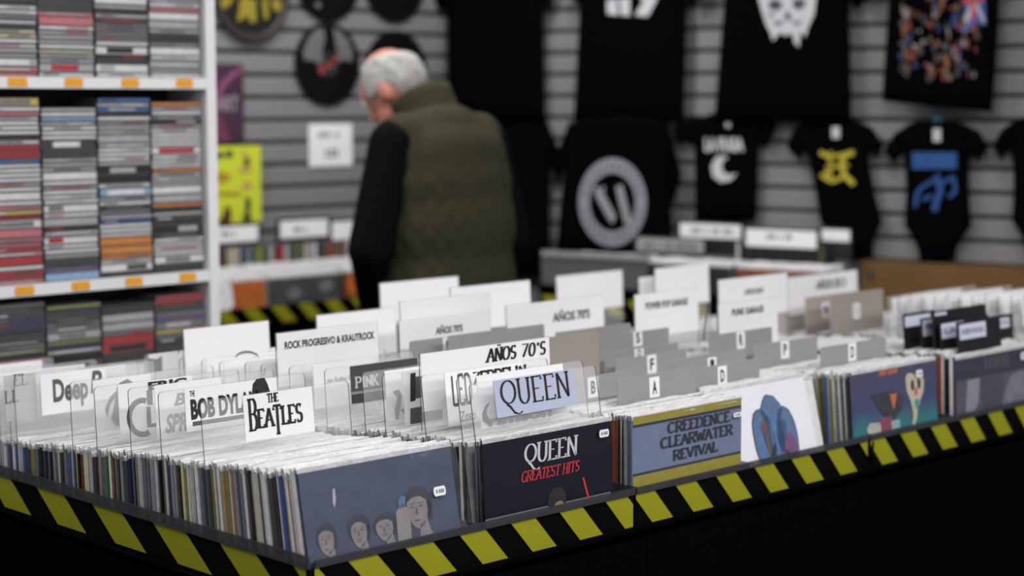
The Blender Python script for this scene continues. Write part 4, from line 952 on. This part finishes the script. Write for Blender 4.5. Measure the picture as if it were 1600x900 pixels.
# ------------------------------------------------------------------ right wall: shirts
def PR(x, y, off): return onP(x, y, CORN + N2 * off, N2)
def loft(mb, rows, off, thick, seg=14, mi=0):
    """rows of (leftpx, rightpx) pixel pairs -> flattened tube standing off the wall"""
    o = len(mb.v); n = len(rows)
    for i, ((x0, y0), (x1, y1)) in enumerate(rows):
        a, b = PR(x0, y0, off), PR(x1, y1, off); c = (a + b) / 2; h = (b - a) / 2
        tk = thick * (.55 if i in (0, n - 1) else 1) / 2
        for k in range(seg):
            an = 2 * math.pi * k / seg; ca, sa = math.cos(an), math.sin(an)
            sg = lambda v: math.copysign(abs(v) ** .6, v)
            fold = .10 * math.sin(3.1 * i + 5 * ca)
            mb.v.append(tuple(c + h * sg(ca) + N2 * tk * sg(sa) * (1 + fold)))
    for i in range(n - 1):
        for k in range(seg): k2 = (k + 1) % seg; mb.f.append((o + i * seg + k, o + i * seg + k2, o + (i + 1) * seg + k2, o + (i + 1) * seg + k)); mb.m.append(mi)
    mb.f.append(tuple(o + k for k in range(seg))); mb.m.append(mi); mb.f.append(tuple(o + (n - 1) * seg + k for k in range(seg))[::-1]); mb.m.append(mi)
def garment(name, label, cat, rows, sleeves, off, prints=(), tagpx=None, hanger=None, neck=None, thick=.05, group='black shirts hung on the slat wall'):
    xs = [(r[1] + r[2]) / 2 for r in rows]; yb = rows[-1][0]
    base = PR(xs[-1], yb, off); t = thing(name, label, cat, tuple(map(float, base)), group=group)
    mb = MB(); loft(mb, [((r[1], r[0] if len(r) < 4 else r[3]), (r[2], r[0])) for r in rows], off, thick); wbuild(mb, 'torso', M_TEE, t, True)
    for s in sleeves:                 # ((x,y) shoulder top, (x,y) armpit) ... to cuff
        mb = MB(); loft(mb, s, off + .004, thick * .8); wbuild(mb, 'sleeve', M_TEE, t, True)
    for nm, polys, mm in prints:
        mb = MB()
        for p in polys: mb.add([PR(x, y, off + thick * .62) for x, y in p], [tuple(range(len(p)))])
        wbuild(mb, nm, mm, t)
    if neck:
        mb = MB(); x, y, rx, ry = neck; mb.tube([PR(x + rx * math.cos(R(a)), y + ry * math.sin(R(a)), off + thick * .5) for a in range(0, 181, 20)], .006, 6); wbuild(mb, 'collar', M_TEE, t)
    if tagpx:
        x0, y0, x1, y1 = tagpx; mb = MB(); mb.prism([PR(x, y, off + thick * .62) for x, y in rect(x0, y0, x1, y1)], N2 * .001); wbuild(mb, 'neck_label', M_WHITEPRINT, t)
    if hanger:
        x, y, m = hanger; mb = MB(); pts = [PR(x + dx, y + dy, off) for dx, dy in [(-26, 18), (-14, 10), (0, 2), (14, 9), (26, 17)]]; mb.tube(pts, .006, 8); mb.tube([PR(x, y + 2, off), PR(x, y - 8, off), PR(x + 4, y - 12, off * .6), PR(x + 3, y - 12, .02)], .003, 6); wbuild(mb, 'hanger', m, t)
    return t
M_HBLK = mat('black_hanger_plastic', (.01, .01, .01), .3, .1); M_HBLUE = mat('blue_hanger_plastic', (.05, .25, .42), .35, .15)
def tee_rows(xl0, xr0, y0, xl1, xr1, y1, n=6): return [(y0 + (y1 - y0) * i / n, xl0 + (xl1 - xl0) * i / n, xr0 + (xr1 - xr0) * i / n) for i in range(n + 1)]
garment('t_shirt', 'long black shirt hanging at the wall corner right of the man', 'shirt', [(-60, 735, 815), (-45, 708, 842)] + tee_rows(700, 848, -20, 700, 852, 195), [[((700, -55), (702, -5)), ((672, -20), (690, 20))], [((846, -55), (846, -5)), ((868, -20), (856, 18))]], .07)
garment('t_shirt', 'black shirt below the corner shirt, half behind the man', 'shirt', [(182, 760, 830), (190, 725, 850)] + tee_rows(715, 856, 205, 722, 860, 432), [[((716, 186), (716, 240)), ((690, 230), (706, 270))], [((852, 186), (856, 236)), ((874, 236), (862, 264))]], .06)
W7 = [[(948, 0), (964, -2), (966, 24), (949, 22)], [(968, -3), (984, -4), (984, 25), (970, 24)], [(996, -6), (1026, -8), (1026, 0), (1012, 26), (992, 24), (1006, 0)]]
garment('t_shirt', 'black shirt with blocky white number at its chest', 'shirt', [(-110, 950, 1030), (-98, 920, 1060), (-60, 908, 1072)] + tee_rows(908, 1074, -30, 896, 1068, 192), [[((912, -98), (910, -30)), ((880, -25), (906, 8))], [((1068, -98), (1074, -30)), ((1106, -20), (1078, 12))]], .07, [('number_print', W7, M_WHITEPRINT)])
def ringpx(cx, cy, r0x, r0y, r1x, r1y, a0=0, a1=360, n=40):
    q = []
    for k in range(n):
        A, Bq = R(a0 + (a1 - a0) * k / n), R(a0 + (a1 - a0) * (k + 1) / n)
        q.append([(cx + r0x * math.cos(A), cy + r0y * math.sin(A)), (cx + r0x * math.cos(Bq), cy + r0y * math.sin(Bq)), (cx + r1x * math.cos(Bq), cy + r1y * math.sin(Bq)), (cx + r1x * math.cos(A), cy + r1y * math.sin(A))])
    return q
cx, cy = 957, 316
dark = []
for k in range(26):
    a = R(k * 360 / 26)
    if k in (0, 13): continue
    x, y = cx + 44 * math.cos(a), cy + 57 * math.sin(a); dark.append(pblob(x, y, 2.6, 3.4, 6, .3, k))
t = garment('t_shirt', 'black shirt with large round grey emblem', 'shirt', [(180, 930, 1005), (187, 900, 1030)] + tee_rows(886, 1044, 200, 868, 1052, 402), [[((892, 186), (884, 240)), ((866, 250), (872, 300))], [((1040, 186), (1046, 240)), ((1064, 270), (1050, 318))]], .09,
        [('emblem_ring', ringpx(cx, cy, 53, 69, 36, 46), mat('emblem_grey', (.27, .27, .31), .7, .2, 60)), ('emblem_letters', [[(930, 290), (940, 296), (962, 338), (957, 350), (948, 338), (930, 304)], [(962, 292), (972, 288), (986, 346), (976, 350), (968, 318)], [(940, 292), (946, 291), (942, 300)]], mat('emblem_pale', (.30, .30, .33), .7, .2, 60))])
mb = MB()
for p in dark: mb.add([PR(x, y, .09 + .05 * .62 + .0012) for x, y in p], [tuple(range(len(p)))])
wbuild(mb, 'emblem_marks', M_TEE, t)
SK = [[(1184, -6), (1276, -10), (1272, 22), (1262, 44), (1258, 58), (1251, 48), (1248, 74), (1241, 66), (1238, 52), (1226, 56), (1219, 50), (1208, 64), (1203, 50), (1196, 36), (1190, 16)]]
SKD = [pblob(1212, 8, 11, 9, 12, .2, 3), pblob(1248, 6, 11, 9, 12, .2, 4), pblob(1231, 25, 5, 7, 9, .2, 5), pblob(1216, 36, 9, 3, 9, .3, 6), pblob(1244, 36, 9, 3, 9, .3, 7), pblob(1205, 24, 4, 4, 8, .3, 8)]
t = garment('t_shirt', 'black shirt with dripping white skull print', 'shirt', [(-120, 1180, 1270), (-108, 1150, 1305), (-60, 1135, 1322)] + tee_rows(1134, 1326, -30, 1116, 1330, 190), [[((1142, -108), (1136, -40)), ((1108, -40), (1130, 0))], [((1314, -108), (1324, -40)), ((1362, -10), (1336, 16))]], .07, [('skull_print', SK, M_WHITEPRINT)])
mb = MB()
for p in SKD: mb.add([PR(x, y, .07 + .05 * .62 + .0012) for x, y in p], [tuple(range(len(p)))])
wbuild(mb, 'skull_shading', mat('skull_dark', (.06, .06, .09), .7, .3, 60), t)
garment('kids_shirt', 'small black kids shirt with white moon-like letter', 'shirt', [(176, 1115, 1160), (184, 1095, 1180), (200, 1086, 1188)] + tee_rows(1085, 1186, 215, 1086, 1182, 345), [[((1098, 182), (1087, 228)), ((1062, 190), (1060, 214)), ((1052, 200), (1066, 236))], [((1178, 182), (1187, 226)), ((1214, 196), (1196, 232))]], .05,
        [('white_lettering', sanspx('LA FUGA', 1101, 215, 1162, 237, .06), M_WHITEPRINT), ('crescent_print', [[(1128, 243), (1118, 246), (1111, 260), (1114, 276), (1126, 285), (1142, 282), (1152, 270), (1144, 273), (1133, 272), (1127, 262), (1130, 250), (1138, 246)]], M_WHITEPRINT)], (1134, 190, 1141, 199), None, (1137, 183, 12, 7), .035, 'black childrens clothes on the slat wall')
YP_ = mat('yellow_print', (.50, .42, .03), .7, .15, 60)
def onesie(label, dx, dy, tilt, off, prints, tg, hang, narrow=1.):
    def T(x, y): y2 = y - 200; return (x * narrow + y2 * tilt + dx, y + dy)
    rows = [(186, -28, 28), (192, -48, 46), (205, -56, 55), (228, -52, 52), (260, -49, 50), (300, -48, 50), (335, -50, 52), (350, -50, 54), (365, -40, 42), (385, -30, 31), (404, -27, 28)]
    rr = []
    for y, a, b in rows: p, q = T(a, y), T(b, y); rr.append((q[1], p[0], q[0], p[1]))
    sl = [[(T(-40, 190), T(-50, 238)), (T(-66, 205), T(-62, 244)), (T(-82, 232), T(-64, 256))], [(T(40, 190), T(50, 238)), (T(66, 202), T(62, 242)), (T(80, 228), T(64, 252))]]
    x, y = T(0, 188)
    return garment('baby_bodysuit', label, 'bodysuit', rr, sl, off, prints, tg, hang, (x, y - 2, 15, 9), .035, 'black childrens clothes on the slat wall')
def stroke_px(pl, w):
    q = []
    for (x0, y0), (x1, y1) in zip(pl[:-1], pl[1:]):
        d = math.hypot(x1 - x0, y1 - y0) + 1e-6; nx, ny = -(y1 - y0) / d * w / 2, (x1 - x0) / d * w / 2
        q.append([(x0 + nx, y0 + ny), (x1 + nx, y1 + ny), (x1 - nx, y1 - ny), (x0 - nx, y0 - ny)])
    return q
ye = stroke_px([(1281, 238), (1294, 244), (1300, 258), (1294, 270), (1282, 276)], 7) + stroke_px([(1334, 238), (1320, 242), (1314, 258), (1320, 274), (1334, 288)], 8) + stroke_px([(1296, 246), (1322, 240)], 5) + stroke_px([(1290, 262), (1326, 258)], 5) + stroke_px([(1282, 274), (1300, 284), (1318, 276)], 6) + stroke_px([(1298, 236), (1298, 282)], 4)
onesie('black baby bodysuit with yellow brush emblem, tilted', 1300, -3, .19, .05, [('yellow_emblem', ye, YP_)], (1300, 198, 1312, 216), None, .93)
bl = [rect(1425, 238, 1495, 264)] + stroke_px([(1468, 272), (1455, 284), (1440, 292), (1432, 304), (1430, 324)], 6) + stroke_px([(1462, 276), (1470, 296), (1462, 318), (1460, 330)], 10) + stroke_px([(1472, 286), (1490, 276), (1493, 300), (1482, 308)], 6) + stroke_px([(1440, 312), (1456, 306)], 6)
M_BLUEP = mat('blue_print', (.012, .07, .25), .7, .2, 60)
onesie('black baby bodysuit with blue winged print on blue hanger', 1464, 3, .0, .05, [('blue_print', bl, M_BLUEP)], (1458, 201, 1470, 221), (1464, 184, M_HBLUE))
onesie('black baby bodysuit cut off by the right frame edge', 1632, -4, .0, .05, [], None, (1632, 178, M_HBLK))
# tote with a crowded colour print
rndp = random.Random(9); pcs = {'red': [], 'blue': [], 'white': [], 'orange': [], 'tan': [], 'grey': []}
for k in range(190):
    x, y = rndp.uniform(1408, 1532), rndp.uniform(-40, 122)
    if y < 12 and x < 1440: continue
    pcs[rndp.choice(['red', 'white', 'orange', 'tan', 'grey', 'grey', 'grey', 'tan', 'blue', 'orange'])].append(pblob(x, y, rndp.uniform(1.6, 5), rndp.uniform(2.5, 9), 7, .35, k))
PC = {'red': (.20, .03, .03), 'blue': (.02, .05, .22), 'white': (.26, .26, .30), 'orange': (.22, .08, .02), 'tan': (.17, .11, .07), 'grey': (.05, .052, .06)}
fl_ = [('red_stripes', [[(1517, -30), (1523, -30), (1524, 30), (1518, 34)], [(1505, -2), (1537, -6), (1537, 3), (1505, 7)]], mat('flag_red', (.42, .05, .05), .7, .1)), ('blue_field', [[(1504, -30), (1538, -32), (1540, 40), (1524, 36), (1510, 52)]], mat('flag_blue', (.04, .08, .30), .7, .1)), ('white_stripes', [[(1504, -26), (1510, -28), (1539, 30), (1538, 38)], [(1538, -30), (1532, -28), (1506, 30), (1510, 40)]], mat('flag_white', (.42, .42, .46), .7, .1))]
t = garment('printed_shirt', 'black shirt with a crowded multicolour print, upper right', 'shirt', [(-110, 1440, 1510), (-95, 1410, 1545), (-50, 1392, 1562)] + [(-20, 1390, 1562), (40, 1386, 1560), (100, 1382, 1556), (150, 1379, 1552, 143), (175, 1379, 1550, 158)], [[((1416, -98), (1394, -40)), ((1376, -80), (1380, -30))], [((1540, -98), (1560, -40)), ((1590, -80), (1574, -30))]], .10,
            [('%s_patches' % k, v, mat('collage_' + k, PC[k], .7, .3, 90)) for k, v in pcs.items()])
for i, (nm, polys, mm) in enumerate(sorted(fl_, key=lambda q: ['blue_field', 'white_stripes', 'red_stripes'].index(q[0]))):
    mb = MB()
    for p in polys: mb.add([PR(x, y, .10 + .05 * .62 + .001 * (i + 1)) for x, y in p], [tuple(range(len(p)))])
    wbuild(mb, nm, mm, t)

# ------------------------------------------------------------------ right wall: bins, headers, wooden panel
def header_right(label, px, txt, tb, off, pm=M_PAPER):
    t = thing('header_sign', label, 'sign', tuple(map(float, PR((px[0] + px[2]) / 2, px[3] + 20, off))), group='header signs over the bins')
    e = 4
    def quad(x0, y0, x1, y1, o): return [PR(x0, y0, o), PR(x1, y0 + (x1 - x0) * .045, o), PR(x1, y1 + (x1 - x0) * .045, o), PR(x0, y1, o)]
    mb = MB(); mb.prism(quad(px[0] - e, px[1] - e, px[2] + e, px[3] + 26, off - .012), N2 * .010); wbuild(mb, 'board', M_BLACKCARD, t)
    mb = MB(); mb.prism(quad(px[0], px[1], px[2], px[3], off - .001), N2 * .002); wbuild(mb, 'white_strip', pm, t)
    if txt:
        mb = MB()
        for p in marks(*tb, txt): mb.add([PR(x, y + (x - px[0]) * .045, off + .002) for x, y in p], [tuple(range(len(p)))])
        wbuild(mb, 'lettering', M_INKGREY, t)
header_right('black header sign with white strip below the kids shirt', (1063, 348, 1158, 370), 12, (1080, 355, 1146, 362), .22)
header_right('black header sign with white strip, largest over the bins', (1166, 357, 1276, 384), 9, (1198, 364, 1242, 371), .26)
header_right('black header sign with short white strip under the tilted bodysuit', (1284, 358, 1328, 376), '', None, .20)
header_right('grey header sign with long dark heading above the grey tray', (996, 371, 1100, 391), 15, (1006, 378, 1090, 386), .30, mat('grey_strip_paper', (.33, .33, .32), .6, .05))
def RB(name, x0, x1, off0, off1, z0, z1, m, parent):
    """box along the right wall between photograph columns x0..x1 (read at height z1 on the front face)"""
    def s_of(x): p = PR(x, 400, off0); return float(np.dot(p - CORN, E2))
    s0, s1 = s_of(x0), s_of(x1); mb = MB()
    q = [CORN + E2 * s + N2 * o for s, o in ((s0, off0), (s1, off0), (s1, off1), (s0, off1))]
    mb.prism([(p[0], p[1], z0) for p in q], (0, 0, z1 - z0)); return wbuild(mb, name, m, parent)
rb = thing('wall_bin', 'black record bin with grey tray under the emblem shirt', 'bin', tuple(map(float, CORN + E2 * .9 + N2 * .3)))
SBE = float(np.dot(PR(1336, 420, .03) - CORN, E2)); XBE = 1236
RB('body', 842, XBE, .50, .03, 0, .80, M_BLACK, rb)
RB('front_panel', 842, XBE, .505, .495, .80, .90, M_BLACK, rb)
RB('grey_tray', 846, 1012, .508, .500, .90, 1.0, mat('smoke_grey_tray', (.10, .10, .11), .4, .1), rb)
RB('tray_rail', 846, 1014, .515, .500, 1.0, 1.018, mat('pale_grey_rail', (.30, .30, .32), .4, .1), rb)
RB('rear_step', 842, XBE + 50, .25, .04, .80, .93, M_BLACK, rb)
s_a = float(np.dot(PR(842, 400, .505) - CORN, E2)); s_b = float(np.dot(PR(XBE, 400, .505) - CORN, E2))
hazard(rb, lambda s, z, o=0: np.array(CORN + E2 * (s_a + s) + N2 * (.506 + .0006 * o) + np.array([0, 0, z])), s_b - s_a, .86, ph=.01)
ang = math.atan2(E2[1], E2[0])
def rrec(s, off, z, m, label, prints=()):
    p = CORN + E2 * s + N2 * off; t = bin_record(float(p[0]), float(p[1]), z, m, label, prints, rz=ang, group='records in the right wall bin'); return t
DK = mat('cover_black_scribble', (.02, .02, .022), .4, .2, 30, coat=.4)
s0 = float(np.dot(PR(1015, 420, .46) - CORN, E2))
for j, (ds, nm, m, pr) in enumerate([(-.34, 'charcoal cover behind the grey tray', GRYC, ()), (0, 'black cover with pale scribbles', DK, [('pale_scribbles', [blob(.06 + .05 * i, -.035 - .012 * (i % 2), .016, .014, 9, .4, i) for i in range(4)], mat('cover_fog', (.22, .22, .22), .6, .3, 90))]), (.33, 'dim cover left of the spined cases', MULT, ())]):
    for k in range(0, 20):
        c = random.choice(WEIGHT); yoff = .475 - .0085 * k
        if k == 0: rrec(s0 + ds, yoff, .995, m, '%s in the right wall bin' % nm, pr)
        else: p = CORN + E2 * (s0 + ds + random.uniform(-.003, .003)) + N2 * yoff; bin_rest(float(p[0]), float(p[1]), .995 + random.uniform(-.004, .003), R(4), ang, c)
tag(rest2.build('bin_records', rest_mats), 'records filed tightly in the bins along both slat walls', 'records', kind='stuff')
sp = float(np.dot(PR(1150, 420, .24) - CORN, E2)); k = 0; rnd = random.Random(8); se = float(np.dot(PR(XBE + 46, 420, .24) - CORN, E2))
while sp < se:
    w = rnd.choice([.012, .014, .018, .024]); c = rnd.choice(['orange', 'cream', 'charcoal', 'black', 'silver', 'white', 'grey', 'olive green', 'black', 'red']); k += 1
    p = CORN + E2 * sp + N2 * .24
    if w not in spm:
        continue
    o = link('standing_case', spm[w], None, (float(p[0]), float(p[1]), .9305)); o.rotation_euler = (0, 0, ang); o.material_slots[0].link = 'OBJECT'; o.material_slots[0].material = CM[c]
    tag(o, '%s spined case standing in the right wall bin, %s from its left' % (c, ordinal(k)), 'case', 'cases standing in the right wall bin')
    sp += w + rnd.uniform(.0005, .003)
wp = thing('wooden_counter', 'orange brown wooden counter panel below the bodysuits', 'counter', tuple(map(float, CORN + E2 * 2.4 + N2 * .3)))
zt_ = float(PR(1400, 410, .12)[2])
def s_at(x, off): return float(np.dot(PR(x, 420, off) - CORN, E2))
def RBs(name, s0, s1, off0, off1, z0, z1, m, parent):
    mb = MB(); q = [CORN + E2 * s + N2 * o for s, o in ((s0, off0), (s1, off0), (s1, off1), (s0, off1))]
    mb.prism([(p[0], p[1], z0) for p in q], (0, 0, z1 - z0)); return wbuild(mb, name, m, parent)
sw = s_at(1345, .12)
RBs('front_board', sw, sw + 1.9, .12, .10, 0, zt_, M_WOOD, wp)
RBs('counter_top', sw, sw + 1.9, .10, .03, zt_ - .03, zt_ - .002, M_WOOD, wp)
RBs('end_board', sw, sw + .02, .10, .03, 0, zt_ - .03, M_WOOD, wp)
mb = MB(); p = PR(1361, 427, .12); mb.tube([p, p + N2 * .012], .013, 12); wbuild(mb, 'bolt', M_STEEL, wp)

# ------------------------------------------------------------------ the man
def fuse(name, shapes, voxel, material, parent, smooth=6, disp=None):
    """ellipsoids and tapered limbs grown together into one continuous surface"""
    mbf = MB()
    def ball(M, nu, nv):
        o = len(mbf.v)
        for a in range(nv + 1):
            el = -math.pi / 2 + math.pi * a / nv
            for b in range(nu): az = 2 * math.pi * b / nu; mbf.v.append(tuple(M @ Vector((math.cos(el) * math.cos(az), math.cos(el) * math.sin(az), math.sin(el)))))
        for a in range(nv):
            for b in range(nu): b2 = (b + 1) % nu; mbf.f.append((o + a * nu + b, o + a * nu + b2, o + (a + 1) * nu + b2, o + (a + 1) * nu + b))
    for s in shapes:
        if s[0] == 'e':
            _, c, r, *rot = s
            ball(Matrix.Translation(c) @ (rot[0].to_4x4() if rot else Matrix.Identity(4)) @ Matrix.Diagonal((*r, 1)), 28, 18)
        else:
            _, a, b, ra, rb_ = s; a, b = Vector(a), Vector(b); n = max(2, int((b - a).length / (min(ra, rb_) * .35)))
            for i in range(n + 1):
                t_ = i / n; rr_ = ra + (rb_ - ra) * t_; ball(Matrix.Translation(a.lerp(b, t_)) @ Matrix.Diagonal((rr_, rr_, rr_, 1)), 14, 9)
    me = bpy.data.meshes.new(name); me.from_pydata(mbf.v, [], mbf.f)
    o = bpy.data.objects.new(name, me); COL.objects.link(o)
    rm = o.modifiers.new('r', 'REMESH'); rm.mode = 'VOXEL'; rm.voxel_size = voxel
    if smooth: s_ = o.modifiers.new('s', 'SMOOTH'); s_.factor = .5; s_.iterations = smooth
    dg = bpy.context.evaluated_depsgraph_get(); m2 = bpy.data.meshes.new_from_object(o.evaluated_get(dg)); bpy.data.objects.remove(o); bpy.data.meshes.remove(me)
    m2.name = name; m2.materials.clear(); m2.materials.append(material)
    if disp:
        no = [v.normal.copy() for v in m2.vertices]
        for v, n_ in zip(m2.vertices, no): v.co += n_ * disp(v.co)
    m2.shade_smooth()
    return link(name, m2, parent)
man = thing('person', 'person in a green quilted vest over black sleeves, seen from behind browsing records', 'person', (1.85, 1.74, 0), (0, 0, R(2)))
M_SKIN = mat('skin', (.50, .20, .145), .5, .1, 30, spec=.3); M_HAIR = mat('grey_white_hair', (.36, .355, .34), .85, .45, 60, bump=.8, bscale=120, spec=.2); M_VEST = mat('olive_quilted_fabric', (.034, .033, .018), .9, .25, 30, bump=.15, bscale=300, spec=.1)
M_SWEAT = mat('black_knit', (.0035, .0035, .0045), .95, .2, 80, spec=.05); M_TROU = mat('dark_trousers', (.02, .02, .024), .85, .2, 60); M_SHOE = mat('black_shoe_leather', (.012, .011, .010), .4, .2)
HR = Matrix.Rotation(R(18), 3, 'Z') @ Matrix.Rotation(R(-34), 3, 'X')
HC = Vector((-.005, .215, 1.575))
def H(x, y, z): return HC + HR @ Vector((x, y, z))
body = [('e', (0, .0, 1.0), (.165, .12, .14)), ('e', (0, .02, 1.22), (.17, .115, .20)), ('e', (0, .03, 1.38), (.18, .11, .11)),
        ('c', (0, .06, 1.46), H(0, -.035, -.07), .062, .054), ('e', H(0, 0, .015), (.074, .095, .105), HR), ('e', H(0, .03, -.06), (.058, .062, .062), HR),
        ('c', H(0, .085, .0), H(0, .108, -.035), .011, .016), ('e', H(0, .082, -.066), (.026, .012, .008), HR), ('e', H(0, .082, -.079), (.024, .012, .007), HR), ('e', H(0, .072, -.108), (.024, .02, .017), HR),
        ('e', H(.034, .085, .028), (.022, .012, .007), HR), ('e', H(-.034, .085, .028), (.022, .012, .007), HR),
        ('e', H(.078, -.005, -.015), (.010, .022, .034), HR), ('e', H(-.078, -.005, -.015), (.010, .022, .034), HR)]
for sx in (-1, 1):
    body += [('c', (sx * .17, .03, 1.41), (sx * .275, .02, 1.13), .055, .042), ('c', (sx * .275, .02, 1.13), (sx * .10, .21, .93), .041, .029)]
    W = Vector((sx * .10, .21, .93)); d = Vector((-sx * .35, .80, -.55)).normalized(); side = Vector((0, 0, 1)).cross(d).normalized(); dn = d.cross(side)
    body += [('c', W, W + d * .085, .026, .030), ('c', W + d * .06 + side * .02, W + d * .085 + side * .022, .02, .018), ('c', W + d * .06 - side * .02, W + d * .085 - side * .022, .02, .018)]
    for i, Lf in enumerate((.068, .078, .074, .058)):
        k0 = W + d * .095 + side * (.033 - .022 * i) * sx; k1 = k0 + (d * .9 - Vector((0, 0, .35))) * Lf * .5; k2 = k1 + (d * .55 - Vector((0, 0, .8))) * Lf * .5
        body += [('c', k0, k1, .0095, .009), ('c', k1, k2, .009, .0078)]
    th0 = W + d * .03 + side * .03 * sx; th1 = th0 + (d * .6 + side * sx * .6 - Vector((0, 0, .2))) * .045; th2 = th1 + (d * .9 - Vector((0, 0, .3))) * .03
    body += [('c', th0, th1, .013, .011), ('c', th1, th2, .011, .009)]
    body += [('c', (sx * .09, 0, .93), (sx * .105, .02, .50), .085, .058), ('c', (sx * .105, .02, .50), (sx * .11, -.02, .10), .055, .038), ('c', (sx * .11, -.03, .05), (sx * .125, .14, .035), .036, .03)]
bd = fuse('body', body, .0075, M_SKIN, man, 5)
sw_ = [('e', (0, .02, 1.2), (.185, .128, .20)), ('e', (0, .03, 1.38), (.19, .12, .11))]
for sx in (-1, 1): sw_ += [('c', (sx * .175, .03, 1.415), (sx * .28, .02, 1.13), .076, .064), ('c', (sx * .28, .02, 1.13), (sx * .11, .20, .94), .060, .042)]
fuse('black_sweater', sw_, .011, M_SWEAT, man, 5)
def quilt(p):
    s = math.atan2(p.x, -p.y) * .21; q = .062; a = abs(math.sin(math.pi * (s + p.z * .8) / q)); b = abs(math.sin(math.pi * (s - p.z * .8) / q))
    k = min(1, max(0, (1.42 - p.z) / .1)); return .006 * (min(a, b) ** .5) * k
vest = [('e', (0, -.005, 1.02), (.222, .160, .20)), ('e', (0, -.005, 1.18), (.220, .158, .20)), ('e', (0, .005, 1.30), (.218, .15, .16)), ('e', (0, .01, 1.38), (.212, .138, .12)), ('c', (-.15, .025, 1.435), (.15, .025, 1.435), .074, .074), ('e', (0, .02, 1.46), (.13, .10, .075))]
fuse('quilted_vest', vest, .009, M_VEST, man, 22, quilt)
mb = MB(); n = 32; rows = []
for j in range(5):
    f = j / 4
    for k in range(n):
        a = 2 * math.pi * k / n; r = .094 - .012 * f + (.004 if j == 4 else 0)
        mb.v.append((r * math.cos(a) * 1.0, .055 + .055 * f + r * math.sin(a) * 1.0, 1.475 + .075 * f - .035 * math.sin(a) * (.4 + f)))
for j in range(4):
    for k in range(n): k2 = (k + 1) % n; mb.f.append((j * n + k, j * n + k2, (j + 1) * n + k2, (j + 1) * n + k)); mb.m.append(0)
co = mb.build('vest_collar', M_VEST, man, True); so = co.modifiers.new('s', 'SOLIDIFY'); so.thickness = .012
tr = [('e', (0, 0, .96), (.175, .13, .12))]
for sx in (-1, 1): tr += [('c', (sx * .09, 0, .93), (sx * .105, .02, .50), .098, .074), ('c', (sx * .105, .02, .50), (sx * .11, -.02, .09), .072, .062)]
fuse('trousers', tr, .012, M_TROU, man, 4)
for sx in (-1, 1): fuse('shoe', [('c', (sx * .11, -.045, .05), (sx * .125, .15, .04), .046, .038), ('e', (sx * .118, .05, .012), (.045, .13, .012))], .008, M_SHOE, man, 3)
# hair: a shell round the back and sides that leaves the crown and the face bare
mb = MB(); na, ne = 44, 14; rnd = random.Random(4)
for sh_ in (0, 1):
    for i in range(na + 1):
        az = R(-128 + 256 * i / na)                     # 0 = back of the head
        top = 50 - 16 * max(0, math.cos(az)) ** 2; bot = -38 if abs(az) < R(65) else -12
        for j in range(ne + 1):
            el = R(bot + (top - bot) * j / ne); edge = min(1, 3.5 * min(j, ne - j) / ne, 3.5 * min(i, na - i) / na)
            r = (1.02 + .12 * edge ** .5 + rnd.uniform(-.02, .02) + .03 * math.sin(i * .9 + j * .5) * edge) if sh_ == 0 else .97
            p = H(.074 * r * math.cos(el) * math.sin(az), -.095 * r * math.cos(el) * math.cos(az), .015 + .105 * r * math.sin(el)); mb.v.append(tuple(p))
st = (na + 1) * (ne + 1)
for i in range(na):
    for j in range(ne):
        a = i * (ne + 1) + j; q = (a, a + 1, a + ne + 2, a + ne + 1); mb.f.append(q); mb.f.append(tuple(st + x for x in q[::-1])); mb.m += [0, 0]
for i in range(na):
    for j in (0, ne): a = i * (ne + 1) + j; mb.f.append((a, a + ne + 1, st + a + ne + 1, st + a)); mb.m.append(0)
for j in range(ne):
    for i in (0, na): a = i * (ne + 1) + j; mb.f.append((a, a + 1, st + a + 1, st + a)); mb.m.append(0)
mb.build('hair', M_HAIR, man, True)
for sx in (-1, 1):
    mb = MB(); mb.tube([H(sx * .034, .086, .008), H(sx * .034, .094, .008)], .010, 10); mb.build('eye', mat('eye_white', (.6, .6, .58), .3, .02), man)
